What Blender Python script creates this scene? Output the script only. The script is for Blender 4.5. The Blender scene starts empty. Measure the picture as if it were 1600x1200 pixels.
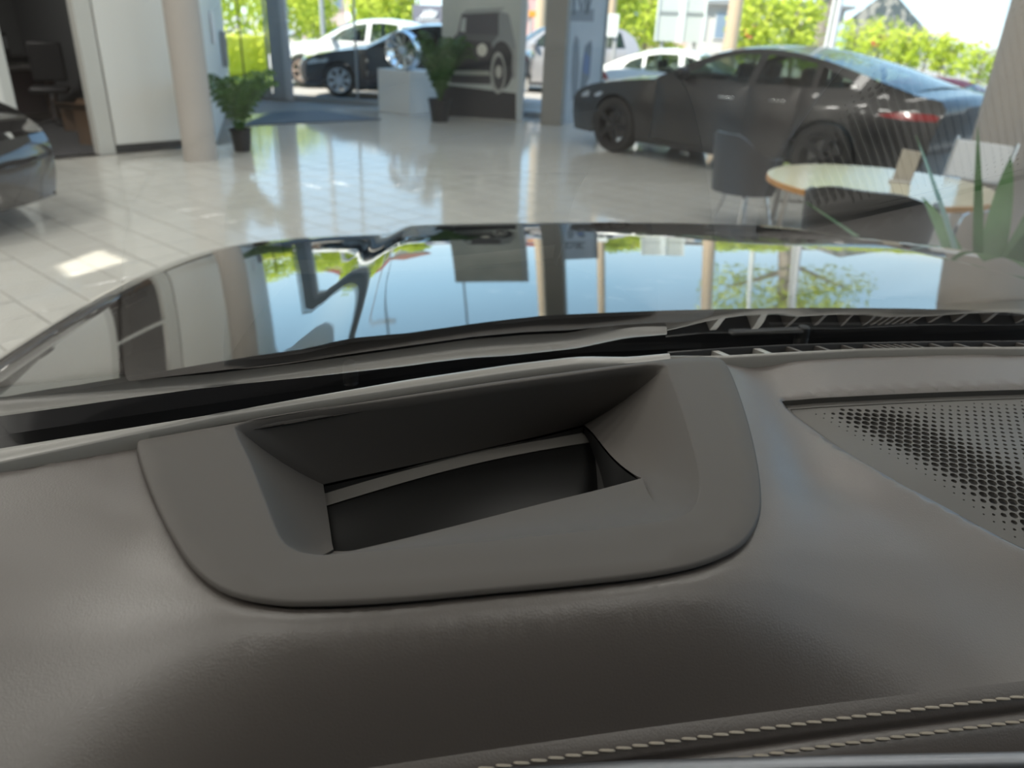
import bpy, bmesh, math, random
from mathutils import Vector, Matrix
from mathutils.geometry import delaunay_2d_cdt

random.seed(7)
C = bpy.context.scene.collection
SC = bpy.context.scene
PI = math.pi

# ------------------------------------------------------------------ camera
FPX = 1200.0                       # focal length in pixels of the 1600x1200 frame
EYE = Vector((0.0, 0.0, 1.6))
_d = Vector((692.0 - 800.0, 3126.0 - 600.0, FPX)).normalized()      # plumb line in lens axes
_up = -_d
_fw = (Vector((0, 0, 1)) - _up * _up.z).normalized()
_rt = _fw.cross(_up)
ROT = Matrix((_rt, _fw, _up))      # lens axes -> world
cam_data = bpy.data.cameras.new('camera')
cam = bpy.data.objects.new('camera', cam_data)
C.objects.link(cam)
_x = ROT @ Vector((1, 0, 0)); _y = ROT @ Vector((0, -1, 0)); _z = ROT @ Vector((0, 0, -1))
cam.matrix_world = Matrix(((_x.x, _y.x, _z.x, EYE.x), (_x.y, _y.y, _z.y, EYE.y), (_x.z, _y.z, _z.z, EYE.z), (0, 0, 0, 1)))
cam_data.sensor_width = 36.0
cam_data.lens = 27.0
cam_data.clip_start = 0.02
cam_data.clip_end = 500.0
cam_data.dof.use_dof = True
cam_data.dof.focus_distance = 0.50
cam_data.dof.aperture_fstop = 8.5
SC.camera = cam

# ------------------------------------------------------------------ sky, sun, exposure
world = bpy.data.worlds.new('sky'); SC.world = world
world.use_nodes = True
nt = world.node_tree; nt.nodes.clear()
_o = nt.nodes.new('ShaderNodeOutputWorld'); _b = nt.nodes.new('ShaderNodeBackground')
_tc = nt.nodes.new('ShaderNodeTexCoord'); _sx = nt.nodes.new('ShaderNodeSeparateXYZ'); _cr = nt.nodes.new('ShaderNodeValToRGB')
nt.links.new(_tc.outputs['Generated'], _sx.inputs[0]); nt.links.new(_sx.outputs['Z'], _cr.inputs[0])
nt.links.new(_cr.outputs[0], _b.inputs[0]); nt.links.new(_b.outputs[0], _o.inputs[0])
_e = _cr.color_ramp.elements
_e[0].position = 0.0; _e[0].color = (0.80, 0.92, 0.97, 1)
_e[1].position = 1.0; _e[1].color = (0.16, 0.36, 0.72, 1)
for _p, _c in ((0.05, (0.60, 0.83, 1.0, 1)), (0.16, (0.46, 0.74, 1.0, 1)), (0.45, (0.28, 0.53, 0.86, 1))):
    _k = _e.new(_p); _k.color = _c
_b.inputs[1].default_value = 2.1
SUN_DIR = Vector((-0.50, -0.42, 0.76)).normalized()      # towards the sun
sun_data = bpy.data.lights.new('sun', 'SUN'); sun_data.energy = 10.0; sun_data.angle = 0.0093; sun_data.color = (1.0, 0.93, 0.80)
sun = bpy.data.objects.new('sun', sun_data); C.objects.link(sun)
sun.rotation_euler = SUN_DIR.to_track_quat('Z', 'Y').to_euler()
SC.view_settings.view_transform = 'Standard'
SC.view_settings.look = 'None'
SC.view_settings.gamma = 1.0
SC.view_settings.use_curve_mapping = False
SC.view_settings.exposure = 0.0
SC.cycles.use_denoising = True
SC.cycles.max_bounces = 8
SC.cycles.diffuse_bounces = 4
SC.cycles.glossy_bounces = 4
SC.cycles.transparent_max_bounces = 24
SC.cycles.caustics_reflective = False
SC.cycles.caustics_refractive = False
SC.cycles.sample_clamp_indirect = 6.0

# ------------------------------------------------------------------ helpers: measuring
def ray(px, py):
    return (ROT @ Vector((px - 800.0, py - 600.0, FPX))).normalized()
def at(px, py, z=0.0):
    r = ray(px, py); return EYE + r * ((z - EYE.z) / r.z)
def far(px, dist, z=0.0, py=20):
    r = ray(px, py); h = Vector((r.x, r.y, 0)).normalized() * dist
    return Vector((h.x, h.y, z))
def hgt(px, py, p):
    r = ray(px, py); return EYE.z + math.hypot(p.x, p.y) * r.z / math.hypot(r.x, r.y)
def proj(p):
    v = ROT.transposed() @ (Vector(p) - EYE)
    return (800 + FPX * v.x / v.z, 600 + FPX * v.y / v.z) if v.z > 0.01 else (-1e6, -1e6)
YAW = math.radians(10.0)           # heading of the car the camera sits in
_ca, _sa = math.cos(YAW), math.sin(YAW)
def loc(p):                        # world -> that car's own axes (a to the right, b forward)
    return Vector((p.x * _ca + p.y * _sa, -p.x * _sa + p.y * _ca, p.z))
def lat(px, py, z0, k=0.0, b0=0.0):  # where a sight line meets the slope z = z0 + k (b - b0), in car axes
    r = loc(ray(px, py)); t = (z0 - k * b0 - EYE.z) / (r.z - k * r.y)
    return Vector((r.x * t, r.y * t, EYE.z + r.z * t))
def sstep(x, a=0.0, b=1.0):
    t = min(1.0, max(0.0, (x - a) / (b - a))); return t * t * (3 - 2 * t)
def lerp(a, b, t): return a + (b - a) * t
def interp(pts):
    pts = sorted(pts)
    def f(x):
        if x <= pts[0][0]:
            (x0, y0), (x1, y1) = pts[0], pts[1]
        elif x >= pts[-1][0]:
            (x0, y0), (x1, y1) = pts[-2], pts[-1]
        else:
            for (x0, y0), (x1, y1) in zip(pts, pts[1:]):
                if x <= x1: break
        return y0 + (y1 - y0) * (x - x0) / (x1 - x0)
    return f
def smoothpts(pts, n=6, closed=False):
    """Catmull-Rom through the points."""
    out = []; m = len(pts)
    rng = range(m) if closed else range(m - 1)
    for i in rng:
        p1, p2 = pts[i], pts[(i + 1) % m]
        p0 = pts[(i - 1) % m] if closed or i > 0 else p1
        p3 = pts[(i + 2) % m] if closed or i + 2 < m else p2
        for j in range(n):
            t = j / n
            out.append(0.5 * ((2 * p1) + (p2 - p0) * t + (2 * p0 - 5 * p1 + 4 * p2 - p3) * t * t + (3 * p1 - p0 - 3 * p2 + p3) * t ** 3))
    if not closed: out.append(pts[-1].copy())
    return out
def inside(p, poly):
    x, y = p[0], p[1]; c = False; n = len(poly); j = n - 1
    for i in range(n):
        xi, yi = poly[i][0], poly[i][1]; xj, yj = poly[j][0], poly[j][1]
        if (yi > y) != (yj > y) and x < (xj - xi) * (y - yi) / (yj - yi) + xi: c = not c
        j = i
    return c
def segdist(p, poly):
    best = 1e9; n = len(poly); x, y = p[0], p[1]
    for i in range(n):
        ax, ay = poly[i][0], poly[i][1]; bx, by = poly[(i + 1) % n][0], poly[(i + 1) % n][1]
        dx, dy = bx - ax, by - ay; l = dx * dx + dy * dy
        t = 0 if l == 0 else max(0, min(1, ((x - ax) * dx + (y - ay) * dy) / l))
        q = (ax + t * dx - x) ** 2 + (ay + t * dy - y) ** 2
        if q < best: best = q
    return math.sqrt(best)
def offset(poly, d):
    """Moves a closed 2-D outline outwards by d."""
    n = len(poly); ar = sum(poly[i][0] * poly[(i + 1) % n][1] - poly[(i + 1) % n][0] * poly[i][1] for i in range(n))
    s = 1 if ar > 0 else -1; out = []
    for i in range(n):
        p, q, r = poly[i - 1], poly[i], poly[(i + 1) % n]
        tx, ty = r[0] - p[0], r[1] - p[1]; l = math.hypot(tx, ty) or 1
        out.append(Vector((q[0] + s * ty / l * d, q[1] - s * tx / l * d)))
    return out
def area_fill(outer, holes=(), grid=None, extra=()):
    """Triangulates an outline with holes; grid = spacing of extra inner points. Returns 2-D points and triangles."""
    pts = []; edges = []
    for lp in (outer, *holes):
        s = len(pts); pts += [Vector((p[0], p[1])) for p in lp]
        edges += [(s + i, s + (i + 1) % len(lp)) for i in range(len(lp))]
    if grid:
        x0 = min(p[0] for p in outer); x1 = max(p[0] for p in outer); y0 = min(p[1] for p in outer); y1 = max(p[1] for p in outer)
        nx = int((x1 - x0) / grid); ny = int((y1 - y0) / grid)
        for i in range(1, nx):
            for j in range(1, ny):
                q = (x0 + (x1 - x0) * i / nx, y0 + (y1 - y0) * j / ny)
                if inside(q, outer) and segdist(q, outer) > grid * 0.4 and not any(inside(q, h) for h in holes) and all(segdist(q, h) > grid * 0.4 for h in holes):
                    pts.append(Vector(q))
    pts += [Vector((p[0], p[1])) for p in extra]
    v, e, f, *_ = delaunay_2d_cdt(pts, edges, [], 0, 1e-7)
    tris = []
    for t in f:
        c = ((v[t[0]].x + v[t[1]].x + v[t[2]].x) / 3, (v[t[0]].y + v[t[1]].y + v[t[2]].y) / 3)
        if inside(c, outer) and not any(inside(c, h) for h in holes): tris.append(tuple(t))
    return v, tris

# ------------------------------------------------------------------ helpers: building
class MB:
    def __init__(s): s.v = []; s.f = []
    def add(s, verts, faces):
        o = len(s.v); s.v += [tuple(p) for p in verts]; s.f += [tuple(i + o for i in f) for f in faces]; return s
    def box(s, c, size, rz=0.0, taper=1.0, rot=None):
        x, y, z = size[0] / 2, size[1] / 2, size[2] / 2
        m = rot if rot is not None else Matrix.Rotation(rz, 3, 'Z')
        vs = [Vector((sx * x * (taper if sz > 0 else 1), sy * y * (taper if sz > 0 else 1), sz * z)) for sz in (-1, 1) for sx, sy in ((-1, -1), (1, -1), (1, 1), (-1, 1))]
        return s.add([Vector(c) + m @ p for p in vs], [(3, 2, 1, 0), (4, 5, 6, 7), (0, 1, 5, 4), (1, 2, 6, 5), (2, 3, 7, 6), (3, 0, 4, 7)])
    def beam(s, p, q, w, h, up=Vector((0, 0, 1))):
        p, q = Vector(p), Vector(q); d = (q - p); l = d.length; d.normalize()
        x = d.cross(up)
        x = x.normalized() if x.length > 1e-6 else Vector((1, 0, 0)); z = x.cross(d)
        m = Matrix((x, d, z)).transposed()
        return s.box((p + q) / 2, (w, l, h), rot=m)
    def tube(s, path, r, n=8, cap=True):
        path = [Vector(p) for p in path]; m = len(path); rr = r if isinstance(r, (list, tuple)) else [r] * m
        ref = None; vs = []; fs = []
        for i, p in enumerate(path):
            d = (path[min(i + 1, m - 1)] - path[max(i - 1, 0)]).normalized()
            if ref is None:
                ref = Vector((0, 0, 1)) if abs(d.z) < 0.9 else Vector((1, 0, 0))
            x = d.cross(ref).normalized(); y = x.cross(d); ref = y
            vs += [p + (x * math.cos(2 * PI * k / n) + y * math.sin(2 * PI * k / n)) * rr[i] for k in range(n)]
        for i in range(m - 1):
            for k in range(n): fs.append((i * n + k, i * n + (k + 1) % n, (i + 1) * n + (k + 1) % n, (i + 1) * n + k))
        if cap: fs += [tuple(range(n))[::-1], tuple((m - 1) * n + k for k in range(n))]
        return s.add(vs, fs)
    def lathe(s, prof, n=24, m=None, close=False):
        m = m or Matrix(); vs = []; fs = []; k = len(prof)
        for i in range(n):
            c, q = math.cos(2 * PI * i / n), math.sin(2 * PI * i / n)
            vs += [m @ Vector((r * c, r * q, z)) for r, z in prof]
        for i in range(n):
            for j in range(k if close else k - 1):
                fs.append((i * k + j, ((i + 1) % n) * k + j, ((i + 1) % n) * k + (j + 1) % k, i * k + (j + 1) % k))
        return s.add(vs, fs)
    def grid(s, fn, nu, nv, skip=None):
        vs = [fn(i / nu, j / nv) for j in range(nv + 1) for i in range(nu + 1)]
        fs = [(j * (nu + 1) + i, j * (nu + 1) + i + 1, (j + 1) * (nu + 1) + i + 1, (j + 1) * (nu + 1) + i) for j in range(nv) for i in range(nu) if not (skip and skip((i + .5) / nu, (j + .5) / nv))]
        return s.add(vs, fs)
    def prism(s, poly, h0, h1, m=None):
        """poly in the x-z plane of m, thickness along y from h0 to h1."""
        m = m or Matrix(); n = len(poly)
        v, t = area_fill(poly)
        k = len(v)
        vs = [m @ Vector((p[0], h0, p[1])) for p in v] + [m @ Vector((p[0], h1, p[1])) for p in v]
        fs = [f for f in t] + [tuple(i + k for i in reversed(f)) for f in t]
        fs += [(i, (i + 1) % n, (i + 1) % n + k, i + k) for i in range(n)]
        return s.add(vs, fs)
    def quad(s, a, b, c, d): return s.add([a, b, c, d], [(0, 1, 2, 3)])
    def mesh(s, name, mat=None, angle=38, fix=True):
        me = bpy.data.meshes.new(name); me.from_pydata(s.v, [], s.f); me.validate()
        if fix:
            bm = bmesh.new(); bm.from_mesh(me)
            bmesh.ops.remove_doubles(bm, verts=bm.verts, dist=1e-6)
            bmesh.ops.recalc_face_normals(bm, faces=bm.faces)
            bm.to_mesh(me); bm.free()
        if angle:
            me.polygons.foreach_set('use_smooth', [True] * len(me.polygons))
            me.set_sharp_from_angle(angle=math.radians(angle))
        if mat: me.materials.append(mat)
        me.update(); return me
    def build(s, name, mat=None, parent=None, angle=38, bevel=0.0, fix=True, seg=2):
        o = bpy.data.objects.new(name, s.mesh(name, mat, angle, fix)); C.objects.link(o)
        if parent is not None: o.parent = parent
        if bevel:
            b = o.modifiers.new('bevel', 'BEVEL'); b.width = bevel; b.segments = seg; b.limit_method = 'ANGLE'; b.angle_limit = math.radians(40)
        return o
def empty(name, p=(0, 0, 0), rz=0.0):
    o = bpy.data.objects.new(name, None); C.objects.link(o); o.location = p; o.rotation_euler = (0, 0, rz); o.empty_display_size = 0.1; return o
def tag(o, label, cat, group=None, kind=None):
    o['label'] = label
    if cat: o['category'] = cat
    if group: o['group'] = group
    if kind: o['kind'] = kind
    return o
def struct(o, label=None):
    o['kind'] = 'structure'
    if label: o['label'] = label
    return o
def link_copy(src, parent, name=None):
    c = src.copy(); C.objects.link(c); c.parent = parent
    return c

# ------------------------------------------------------------------ materials
MATS = {}
def mat(name, col, rough=0.5, metal=0.0, spec=0.5, noise=None, bump=None, emit=None, coat=0.0, var=None):
    """noise = (scale, second colour, low, high); bump = (scale, strength, distance); var = (scale) for random per-object value."""
    if name in MATS: return MATS[name]
    m = bpy.data.materials.new(name); m.use_nodes = True; t = m.node_tree; p = t.nodes['Principled BSDF']
    p.inputs['Base Color'].default_value = (*col, 1); p.inputs['Roughness'].default_value = rough; p.inputs['Metallic'].default_value = metal
    p.inputs['Specular IOR Level'].default_value = spec; p.inputs['Coat Weight'].default_value = coat; p.inputs['Coat Roughness'].default_value = 0.02
    if noise or bump or var:
        tc = t.nodes.new('ShaderNodeTexCoord')
    if noise:
        n = t.nodes.new('ShaderNodeTexNoise'); n.inputs['Scale'].default_value = noise[0]; n.inputs['Detail'].default_value = 5
        t.links.new(tc.outputs['Object'], n.inputs['Vector'])
        r = t.nodes.new('ShaderNodeValToRGB'); r.color_ramp.elements[0].position = noise[2]; r.color_ramp.elements[1].position = noise[3]
        r.color_ramp.elements[0].color = (*col, 1); r.color_ramp.elements[1].color = (*noise[1], 1)
        t.links.new(n.outputs['Fac'], r.inputs[0]); t.links.new(r.outputs[0], p.inputs['Base Color'])
    if var:
        oi = t.nodes.new('ShaderNodeObjectInfo'); mr = t.nodes.new('ShaderNodeMapRange')
        mr.inputs['To Min'].default_value = 1 - var; mr.inputs['To Max'].default_value = 1 + var
        mx = t.nodes.new('ShaderNodeVectorMath'); mx.operation = 'SCALE'; mx.inputs[0].default_value = col
        t.links.new(oi.outputs['Random'], mr.inputs['Value']); t.links.new(mr.outputs[0], mx.inputs['Scale']); t.links.new(mx.outputs[0], p.inputs['Base Color'])
    if bump:
        n2 = t.nodes.new('ShaderNodeTexNoise'); n2.inputs['Scale'].default_value = bump[0]; n2.inputs['Detail'].default_value = 3
        t.links.new(tc.outputs['Object'], n2.inputs['Vector'])
        b = t.nodes.new('ShaderNodeBump'); b.inputs['Strength'].default_value = bump[1]; b.inputs['Distance'].default_value = bump[2]
        t.links.new(n2.outputs['Fac'], b.inputs['Height']); t.links.new(b.outputs[0], p.inputs['Normal'])
    if emit:
        p.inputs['Emission Color'].default_value = (*emit[0], 1); p.inputs['Emission Strength'].default_value = emit[1]
    MATS[name] = m; return m
def glass(name, tint=(1, 1, 1), ior=1.5):
    """A thin sheet: clear transmission plus mirror reflection that grows towards grazing angles."""
    if name in MATS: return MATS[name]
    m = bpy.data.materials.new(name); m.use_nodes = True; t = m.node_tree; t.nodes.clear()
    o = t.nodes.new('ShaderNodeOutputMaterial'); mx = t.nodes.new('ShaderNodeMixShader'); tr = t.nodes.new('ShaderNodeBsdfTransparent'); gl = t.nodes.new('ShaderNodeBsdfGlossy')
    tr.inputs[0].default_value = (*tint, 1); gl.inputs['Roughness'].default_value = 0.0; gl.inputs[0].default_value = (1, 1, 1, 1)
    fr = t.nodes.new('ShaderNodeFresnel'); ge = t.nodes.new('ShaderNodeNewGeometry'); mi = t.nodes.new('ShaderNodeMix')
    mi.inputs['A'].default_value = ior; mi.inputs['B'].default_value = 1 / ior
    t.links.new(ge.outputs['Backfacing'], mi.inputs['Factor']); t.links.new(mi.outputs['Result'], fr.inputs['IOR'])
    t.links.new(fr.outputs[0], mx.inputs[0]); t.links.new(tr.outputs[0], mx.inputs[1]); t.links.new(gl.outputs[0], mx.inputs[2]); t.links.new(mx.outputs[0], o.inputs[0])
    MATS[name] = m; return m

def leafmat(name, c1, c2, scale, trans=0.45):
    m = bpy.data.materials.new(name); m.use_nodes = True; t = m.node_tree; t.nodes.clear()
    o = t.nodes.new('ShaderNodeOutputMaterial'); d = t.nodes.new('ShaderNodeBsdfDiffuse'); tl = t.nodes.new('ShaderNodeBsdfTranslucent'); mx = t.nodes.new('ShaderNodeMixShader'); mx.inputs[0].default_value = trans
    tc = t.nodes.new('ShaderNodeTexCoord'); n = t.nodes.new('ShaderNodeTexNoise'); n.inputs['Scale'].default_value = scale; r = t.nodes.new('ShaderNodeValToRGB')
    r.color_ramp.elements[0].position = .35; r.color_ramp.elements[1].position = .65; r.color_ramp.elements[0].color = (*c1, 1); r.color_ramp.elements[1].color = (*c2, 1)
    t.links.new(tc.outputs['Object'], n.inputs['Vector']); t.links.new(n.outputs['Fac'], r.inputs[0])
    for k in (d, tl): t.links.new(r.outputs[0], k.inputs['Color'])
    t.links.new(d.outputs[0], mx.inputs[1]); t.links.new(tl.outputs[0], mx.inputs[2]); t.links.new(mx.outputs[0], o.inputs[0]); MATS[name] = m; return m

LEATHER = mat('leather', (0.063, 0.0545, 0.050), 0.38, bump=(900, 0.26, 0.0005), spec=0.7)
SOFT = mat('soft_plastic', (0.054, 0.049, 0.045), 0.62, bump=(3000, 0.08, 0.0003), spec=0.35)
SOFT_LIGHT = mat('soft_plastic_lip', (0.19, 0.185, 0.172), 0.32, bump=(3000, 0.08, 0.0003), spec=0.7)  # pale trim, base lightened further to stand in for the sky's reflection
DARKPLASTIC = mat('dark_plastic', (0.012, 0.012, 0.013), 0.45)
GLOSSBLACK = mat('gloss_black', (0.004, 0.004, 0.004), 0.34, spec=0.15)
RUBBER = mat('rubber', (0.012, 0.012, 0.012), 0.7)
GRILLEM = mat('grille_plastic', (0.050, 0.047, 0.043), 0.45)
THREAD = mat('thread', (0.26, 0.235, 0.195), 0.7)
SILVER = mat('satin_silver', (0.20, 0.21, 0.23), 0.42, 0.8)
HOODPAINT = mat('bonnet_paint', (0.50, 0.50, 0.47), 0.03, 1.0, coat=0.3)
CHROME = mat('chrome', (0.75, 0.76, 0.78), 0.08, 1.0)
PAINT_GREY = mat('grey_paint', (0.013, 0.013, 0.014), 0.28, 0.0, coat=0.5)
PAINT_BLACK = mat('black_paint', (0.012, 0.014, 0.022), 0.15, 0.0, coat=1.0)
PAINT_WHITE = mat('white_paint', (0.82, 0.82, 0.80), 0.25, 0.0, coat=0.6)
PAINT_SILVER = mat('silver_paint', (0.42, 0.40, 0.40), 0.3, 0.3, coat=0.6)
PAINT_RED = mat('red_cloth_roof', (0.50, 0.03, 0.04), 0.6)
CARGLASS = glass('car_glass', (0.42, 0.50, 0.46))
CARGLASS_DARK = glass('car_glass_dark', (0.10, 0.12, 0.12))
SCREENGLASS = glass('windscreen_glass', (0.98, 0.99, 0.985), 1.38)
PANEGLASS = glass('window_glass', (0.96, 0.985, 0.98), 1.35)
LAMP_RED = mat('red_lens', (0.35, 0.01, 0.015), 0.12, coat=1.0)
LAMP_CLEAR = mat('clear_lens', (0.55, 0.58, 0.62), 0.1, 0.5, coat=1.0)
WHITE = mat('white_wall', (0.66, 0.655, 0.62), 0.6)
WHITEPANEL = mat('white_panel', (0.66, 0.66, 0.63), 0.45)
CEIL = mat('ceiling_white', (0.62, 0.61, 0.57), 0.8)
PLASTER = mat('column_plaster', (0.40, 0.37, 0.34), 0.75, bump=(60, 0.15, 0.004))
FRAME = mat('aluminium_frame', (0.33, 0.35, 0.36), 0.42, 0.5)
GROUT = mat('grout', (0.17, 0.165, 0.15), 0.7)
TILE = mat('floor_tile', (0.56, 0.555, 0.515), 0.085, spec=0.65, var=0.035, bump=(9, 0.05, 0.004))
TILE_FAR = mat('floor_tile_far', (0.56, 0.555, 0.515), 0.085, spec=0.65, bump=(9, 0.05, 0.004))
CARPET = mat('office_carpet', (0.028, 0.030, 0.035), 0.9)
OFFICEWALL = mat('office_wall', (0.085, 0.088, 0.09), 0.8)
# ------------------------------------------------------------------ the showroom
CEIL_Z = 5.6
WA = Vector((-5.36, 8.50, 0)); WU = Vector((0.663, 0.749, 0)); WN = Vector((-0.749, 0.663, 0))
W1 = WA - WU * 14.0; W2 = WA + WU * 1.90; W2b = Vector((-3.92, 10.12, 0)); W3 = Vector((-5.85, 16.25, 0))
FV = Vector((math.cos(math.radians(-13.5)), math.sin(math.radians(-13.5)), 0)); FN = Vector((-FV.y, FV.x, 0))
W4 = W3 + FV * 15.4; W5 = Vector((W4.x, -5.0, 0)); W6 = Vector((W1.x, -5.0, 0))
ROOM = [W1, W2, W2b, W3, W4, W5, W6]
def wall(name, p, q, z0, z1, th, m, parent=None, bevel=0.0):
    b = MB(); d = (q - p).normalized(); n = Vector((-d.y, d.x, 0))
    b.add([p, q, q + n * th, p + n * th] + [Vector((v.x, v.y, z1)) for v in (p, q, q + n * th, p + n * th)], [(0, 1, 2, 3), (4, 5, 6, 7), (0, 1, 5, 4), (1, 2, 6, 5), (2, 3, 7, 6), (3, 0, 4, 7)])
    b.v[0:4] = [(v[0], v[1], z0) for v in b.v[0:4]]
    return b.build(name, m, parent, bevel=bevel)

# floor: grout bed with every tile laid on it
fl = MB().add([(p.x, p.y, -0.003) for p in ROOM], [tuple(range(len(ROOM)))])
floor = struct(fl.build('floor', GROUT, angle=0), 'pale square floor tiles of the showroom')
TS = 0.30; T1 = Vector((math.cos(math.radians(-40)), math.sin(math.radians(-40)), 0)); T2 = Vector((-T1.y, T1.x, 0))
tile_me = MB().box((0, 0, -0.0015), (TS - 0.008, TS - 0.008, 0.003), taper=0.985).mesh('tile', TILE, angle=0)
room2 = [(p.x, p.y) for p in ROOM]
cands = []
HOODLINE = interp([(0, 545), (140, 470), (260, 405), (400, 380), (570, 375), (617, 353), (1280, 358), (1500, 395), (1600, 420)])
for i in range(-40, 60):
    for j in range(-30, 75):
        c = T1 * (i * TS) + T2 * (j * TS)
        if c.y < 1.5 or not inside((c.x, c.y), room2): continue
        if segdist((c.x, c.y), room2) < 0.2: continue
        x, y = proj(c)
        if not (-120 < x < 1720 and y > 60): continue
        vis = -20 < x < 1620 and y < HOODLINE(x) + 8
        cands.append((0 if vis else 1, c.length, c))
cands.sort(key=lambda t: (t[0], t[1]))
far_tiles = MB()
for k, (h, dd, c) in enumerate(cands):
    rx, ry = random.uniform(-.0016, .0016), random.uniform(-.0016, .0016)
    if h == 0 and k < 300:
        o = bpy.data.objects.new('tile', tile_me); C.objects.link(o); o.parent = floor
        o.location = c; o.rotation_euler = (rx, ry, math.radians(-40))
    else:
        hs = (TS - 0.008) / 2
        far_tiles.add([c + T1 * (sx * hs) + T2 * (sy * hs) + Vector((0, 0, sx * ry * hs + sy * rx * hs)) for sx, sy in ((-1, -1), (1, -1), (1, 1), (-1, 1))], [(0, 1, 2, 3)])
ft = far_tiles.build('tile_field', TILE_FAR, floor, angle=0, fix=False); ft['kind'] = 'stuff'

# ceiling with an added opening, cut so the sun's patch falls on the tiles
patch = [at(62, 419), at(150, 387), at(197, 408), at(86, 441)]
hole = [(p.x + SUN_DIR.x / SUN_DIR.z * CEIL_Z, p.y + SUN_DIR.y / SUN_DIR.z * CEIL_Z) for p in patch]
v, t = area_fill([(p.x, p.y) for p in ROOM], [hole])
cb = MB().add([(p.x, p.y, CEIL_Z) for p in v], t)
ceiling = struct(cb.build('ceiling', CEIL, angle=0))
rb = MB()
for i in range(4):
    a, b = hole[i], hole[(i + 1) % 4]
    rb.quad((a[0], a[1], CEIL_Z), (b[0], b[1], CEIL_Z), (b[0], b[1], CEIL_Z + .12), (a[0], a[1], CEIL_Z + .12))
rb.build('roof_light_kerb', WHITE, ceiling, angle=0)

# left wall with the office doorway, the jamb and the white panel
def wl(t): return WA + WU * t
wall_left = struct(wall('wall_left', W1, wl(-0.10), 0, CEIL_Z, 0.12, WHITE))
wall('door_post', wl(-0.10), wl(0.0), 0, CEIL_Z, 0.16, mat('door_post', (0.50, 0.50, 0.47), 0.5), wall_left)
wall('door_post', wl(0.75), wl(0.93), 0, CEIL_Z, 0.16, MATS['door_post'], wall_left)
wall('door_head', wl(0.0), wl(0.75), 2.15, 2.24, 0.14, MATS['door_post'], wall_left)
wall('door_head', wl(0.0), wl(0.75), 3.3, CEIL_Z, 0.12, WHITE, wall_left)
wall('toe_kick', wl(0.93) + WN * .06, W2 + WN * .06, 0, 0.10, 0.1, mat('toe_kick', (0.05, 0.05, 0.05), 0.6), wall_left)
wall('white_panel', wl(0.95), wl(1.86), 0.095, CEIL_Z, 0.12, WHITEPANEL, wall_left, bevel=0.006)
wall_rear = struct(wall('wall_behind_column', W2, W2b, 0, CEIL_Z, 0.1, WHITE))
wall_side = struct(wall('wall_entrance', W2b, W3, 0, CEIL_Z, 0.1, mat('pale_wall', (0.60, 0.63, 0.63), 0.5)))
wall_back = struct(wall('wall_back', W6, W5, 0, CEIL_Z, -0.1, WHITE))
wall_far_left = struct(wall('wall_far_left', W6, W1, 0, CEIL_Z, 0.1, WHITE))
# small wall fittings on the pale wall by the entrance
ev = (W3 - W2b).normalized(); en = Vector((ev.y, -ev.x, 0))
p = at(352, 225)
wp = MB(); c = W2b + ev * 2.2 + en * 0.02
wp.box((c.x, c.y, 1.32), (0.02, 0.75, 0.42), rz=math.atan2(ev.y, ev.x) - PI / 2)
tag(wp.build('wall_sign', mat('sign_white', (0.72, 0.72, 0.74), 0.5), bevel=.004), 'white printed notice high on the pale wall behind the round column', 'sign')
c2 = W2b + ev * 4.3 + en * 0.05
wp = MB().box((c2.x, c2.y, 0.95), (0.09, 0.30, 0.55), rz=math.atan2(ev.y, ev.x) - PI / 2)
wbx = tag(wp.build('wall_box', mat('box_grey', (0.32, 0.34, 0.35), 0.5), bevel=.01), 'small grey box fixed to the pale wall beside the entrance', 'wall box')
c3 = c2 + en * 0.05
MB().box((c3.x, c3.y, 1.05), (0.012, 0.2, 0.12), rz=math.atan2(ev.y, ev.x) - PI / 2).build('cover_plate', mat('box_dark', (0.1, 0.1, 0.1), 0.4), wbx)

# office behind the doorway
ob = MB()
o0, o1, o2, o3 = wl(-3.0) + WN * .13, wl(1.85) + WN * .13, wl(1.85) + WN * 5.2, wl(-3.0) + WN * 5.2
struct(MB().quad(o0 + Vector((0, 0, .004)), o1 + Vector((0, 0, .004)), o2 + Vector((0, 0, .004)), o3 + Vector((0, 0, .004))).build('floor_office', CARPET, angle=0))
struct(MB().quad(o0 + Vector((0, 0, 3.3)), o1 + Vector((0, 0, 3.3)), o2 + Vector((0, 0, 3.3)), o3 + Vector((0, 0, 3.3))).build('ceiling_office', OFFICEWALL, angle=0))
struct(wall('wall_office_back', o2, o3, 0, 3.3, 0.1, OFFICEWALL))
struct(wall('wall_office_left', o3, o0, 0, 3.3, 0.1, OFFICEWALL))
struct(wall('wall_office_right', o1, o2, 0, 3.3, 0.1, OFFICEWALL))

# round columns
def column(name, c, r, label):
    b = MB().lathe([(r, 0), (r, CEIL_Z)], 40).build(name, PLASTER); b.location = (c.x, c.y, 0); struct(b, label); return b
colL = at(312, 252); colL = colL + Vector((colL.x, colL.y, 0)).normalized() * 0.0
column('column_left', colL + Vector((-0.03, 0.12, 0)), 0.185, 'round beige plaster column in front of the white panel')
colR = at(1480, 375); column('column_right', colR + Vector((0.33, -0.10, 0)), 0.37, 'thick round plaster column behind the spiky plant')
pc = at(863, 195)
pl = MB().box((0, 0, CEIL_Z / 2), (0.36, 0.30, CEIL_Z)).build('column_centre', mat('pillar_brown', (0.22, 0.215, 0.20), 0.6), bevel=.01)
pl.location = (pc.x, pc.y + .12, 0); pl.rotation_euler = (0, 0, math.radians(-13.5)); struct(pl, 'square grey-brown pillar between the two upright display boards')

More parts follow.
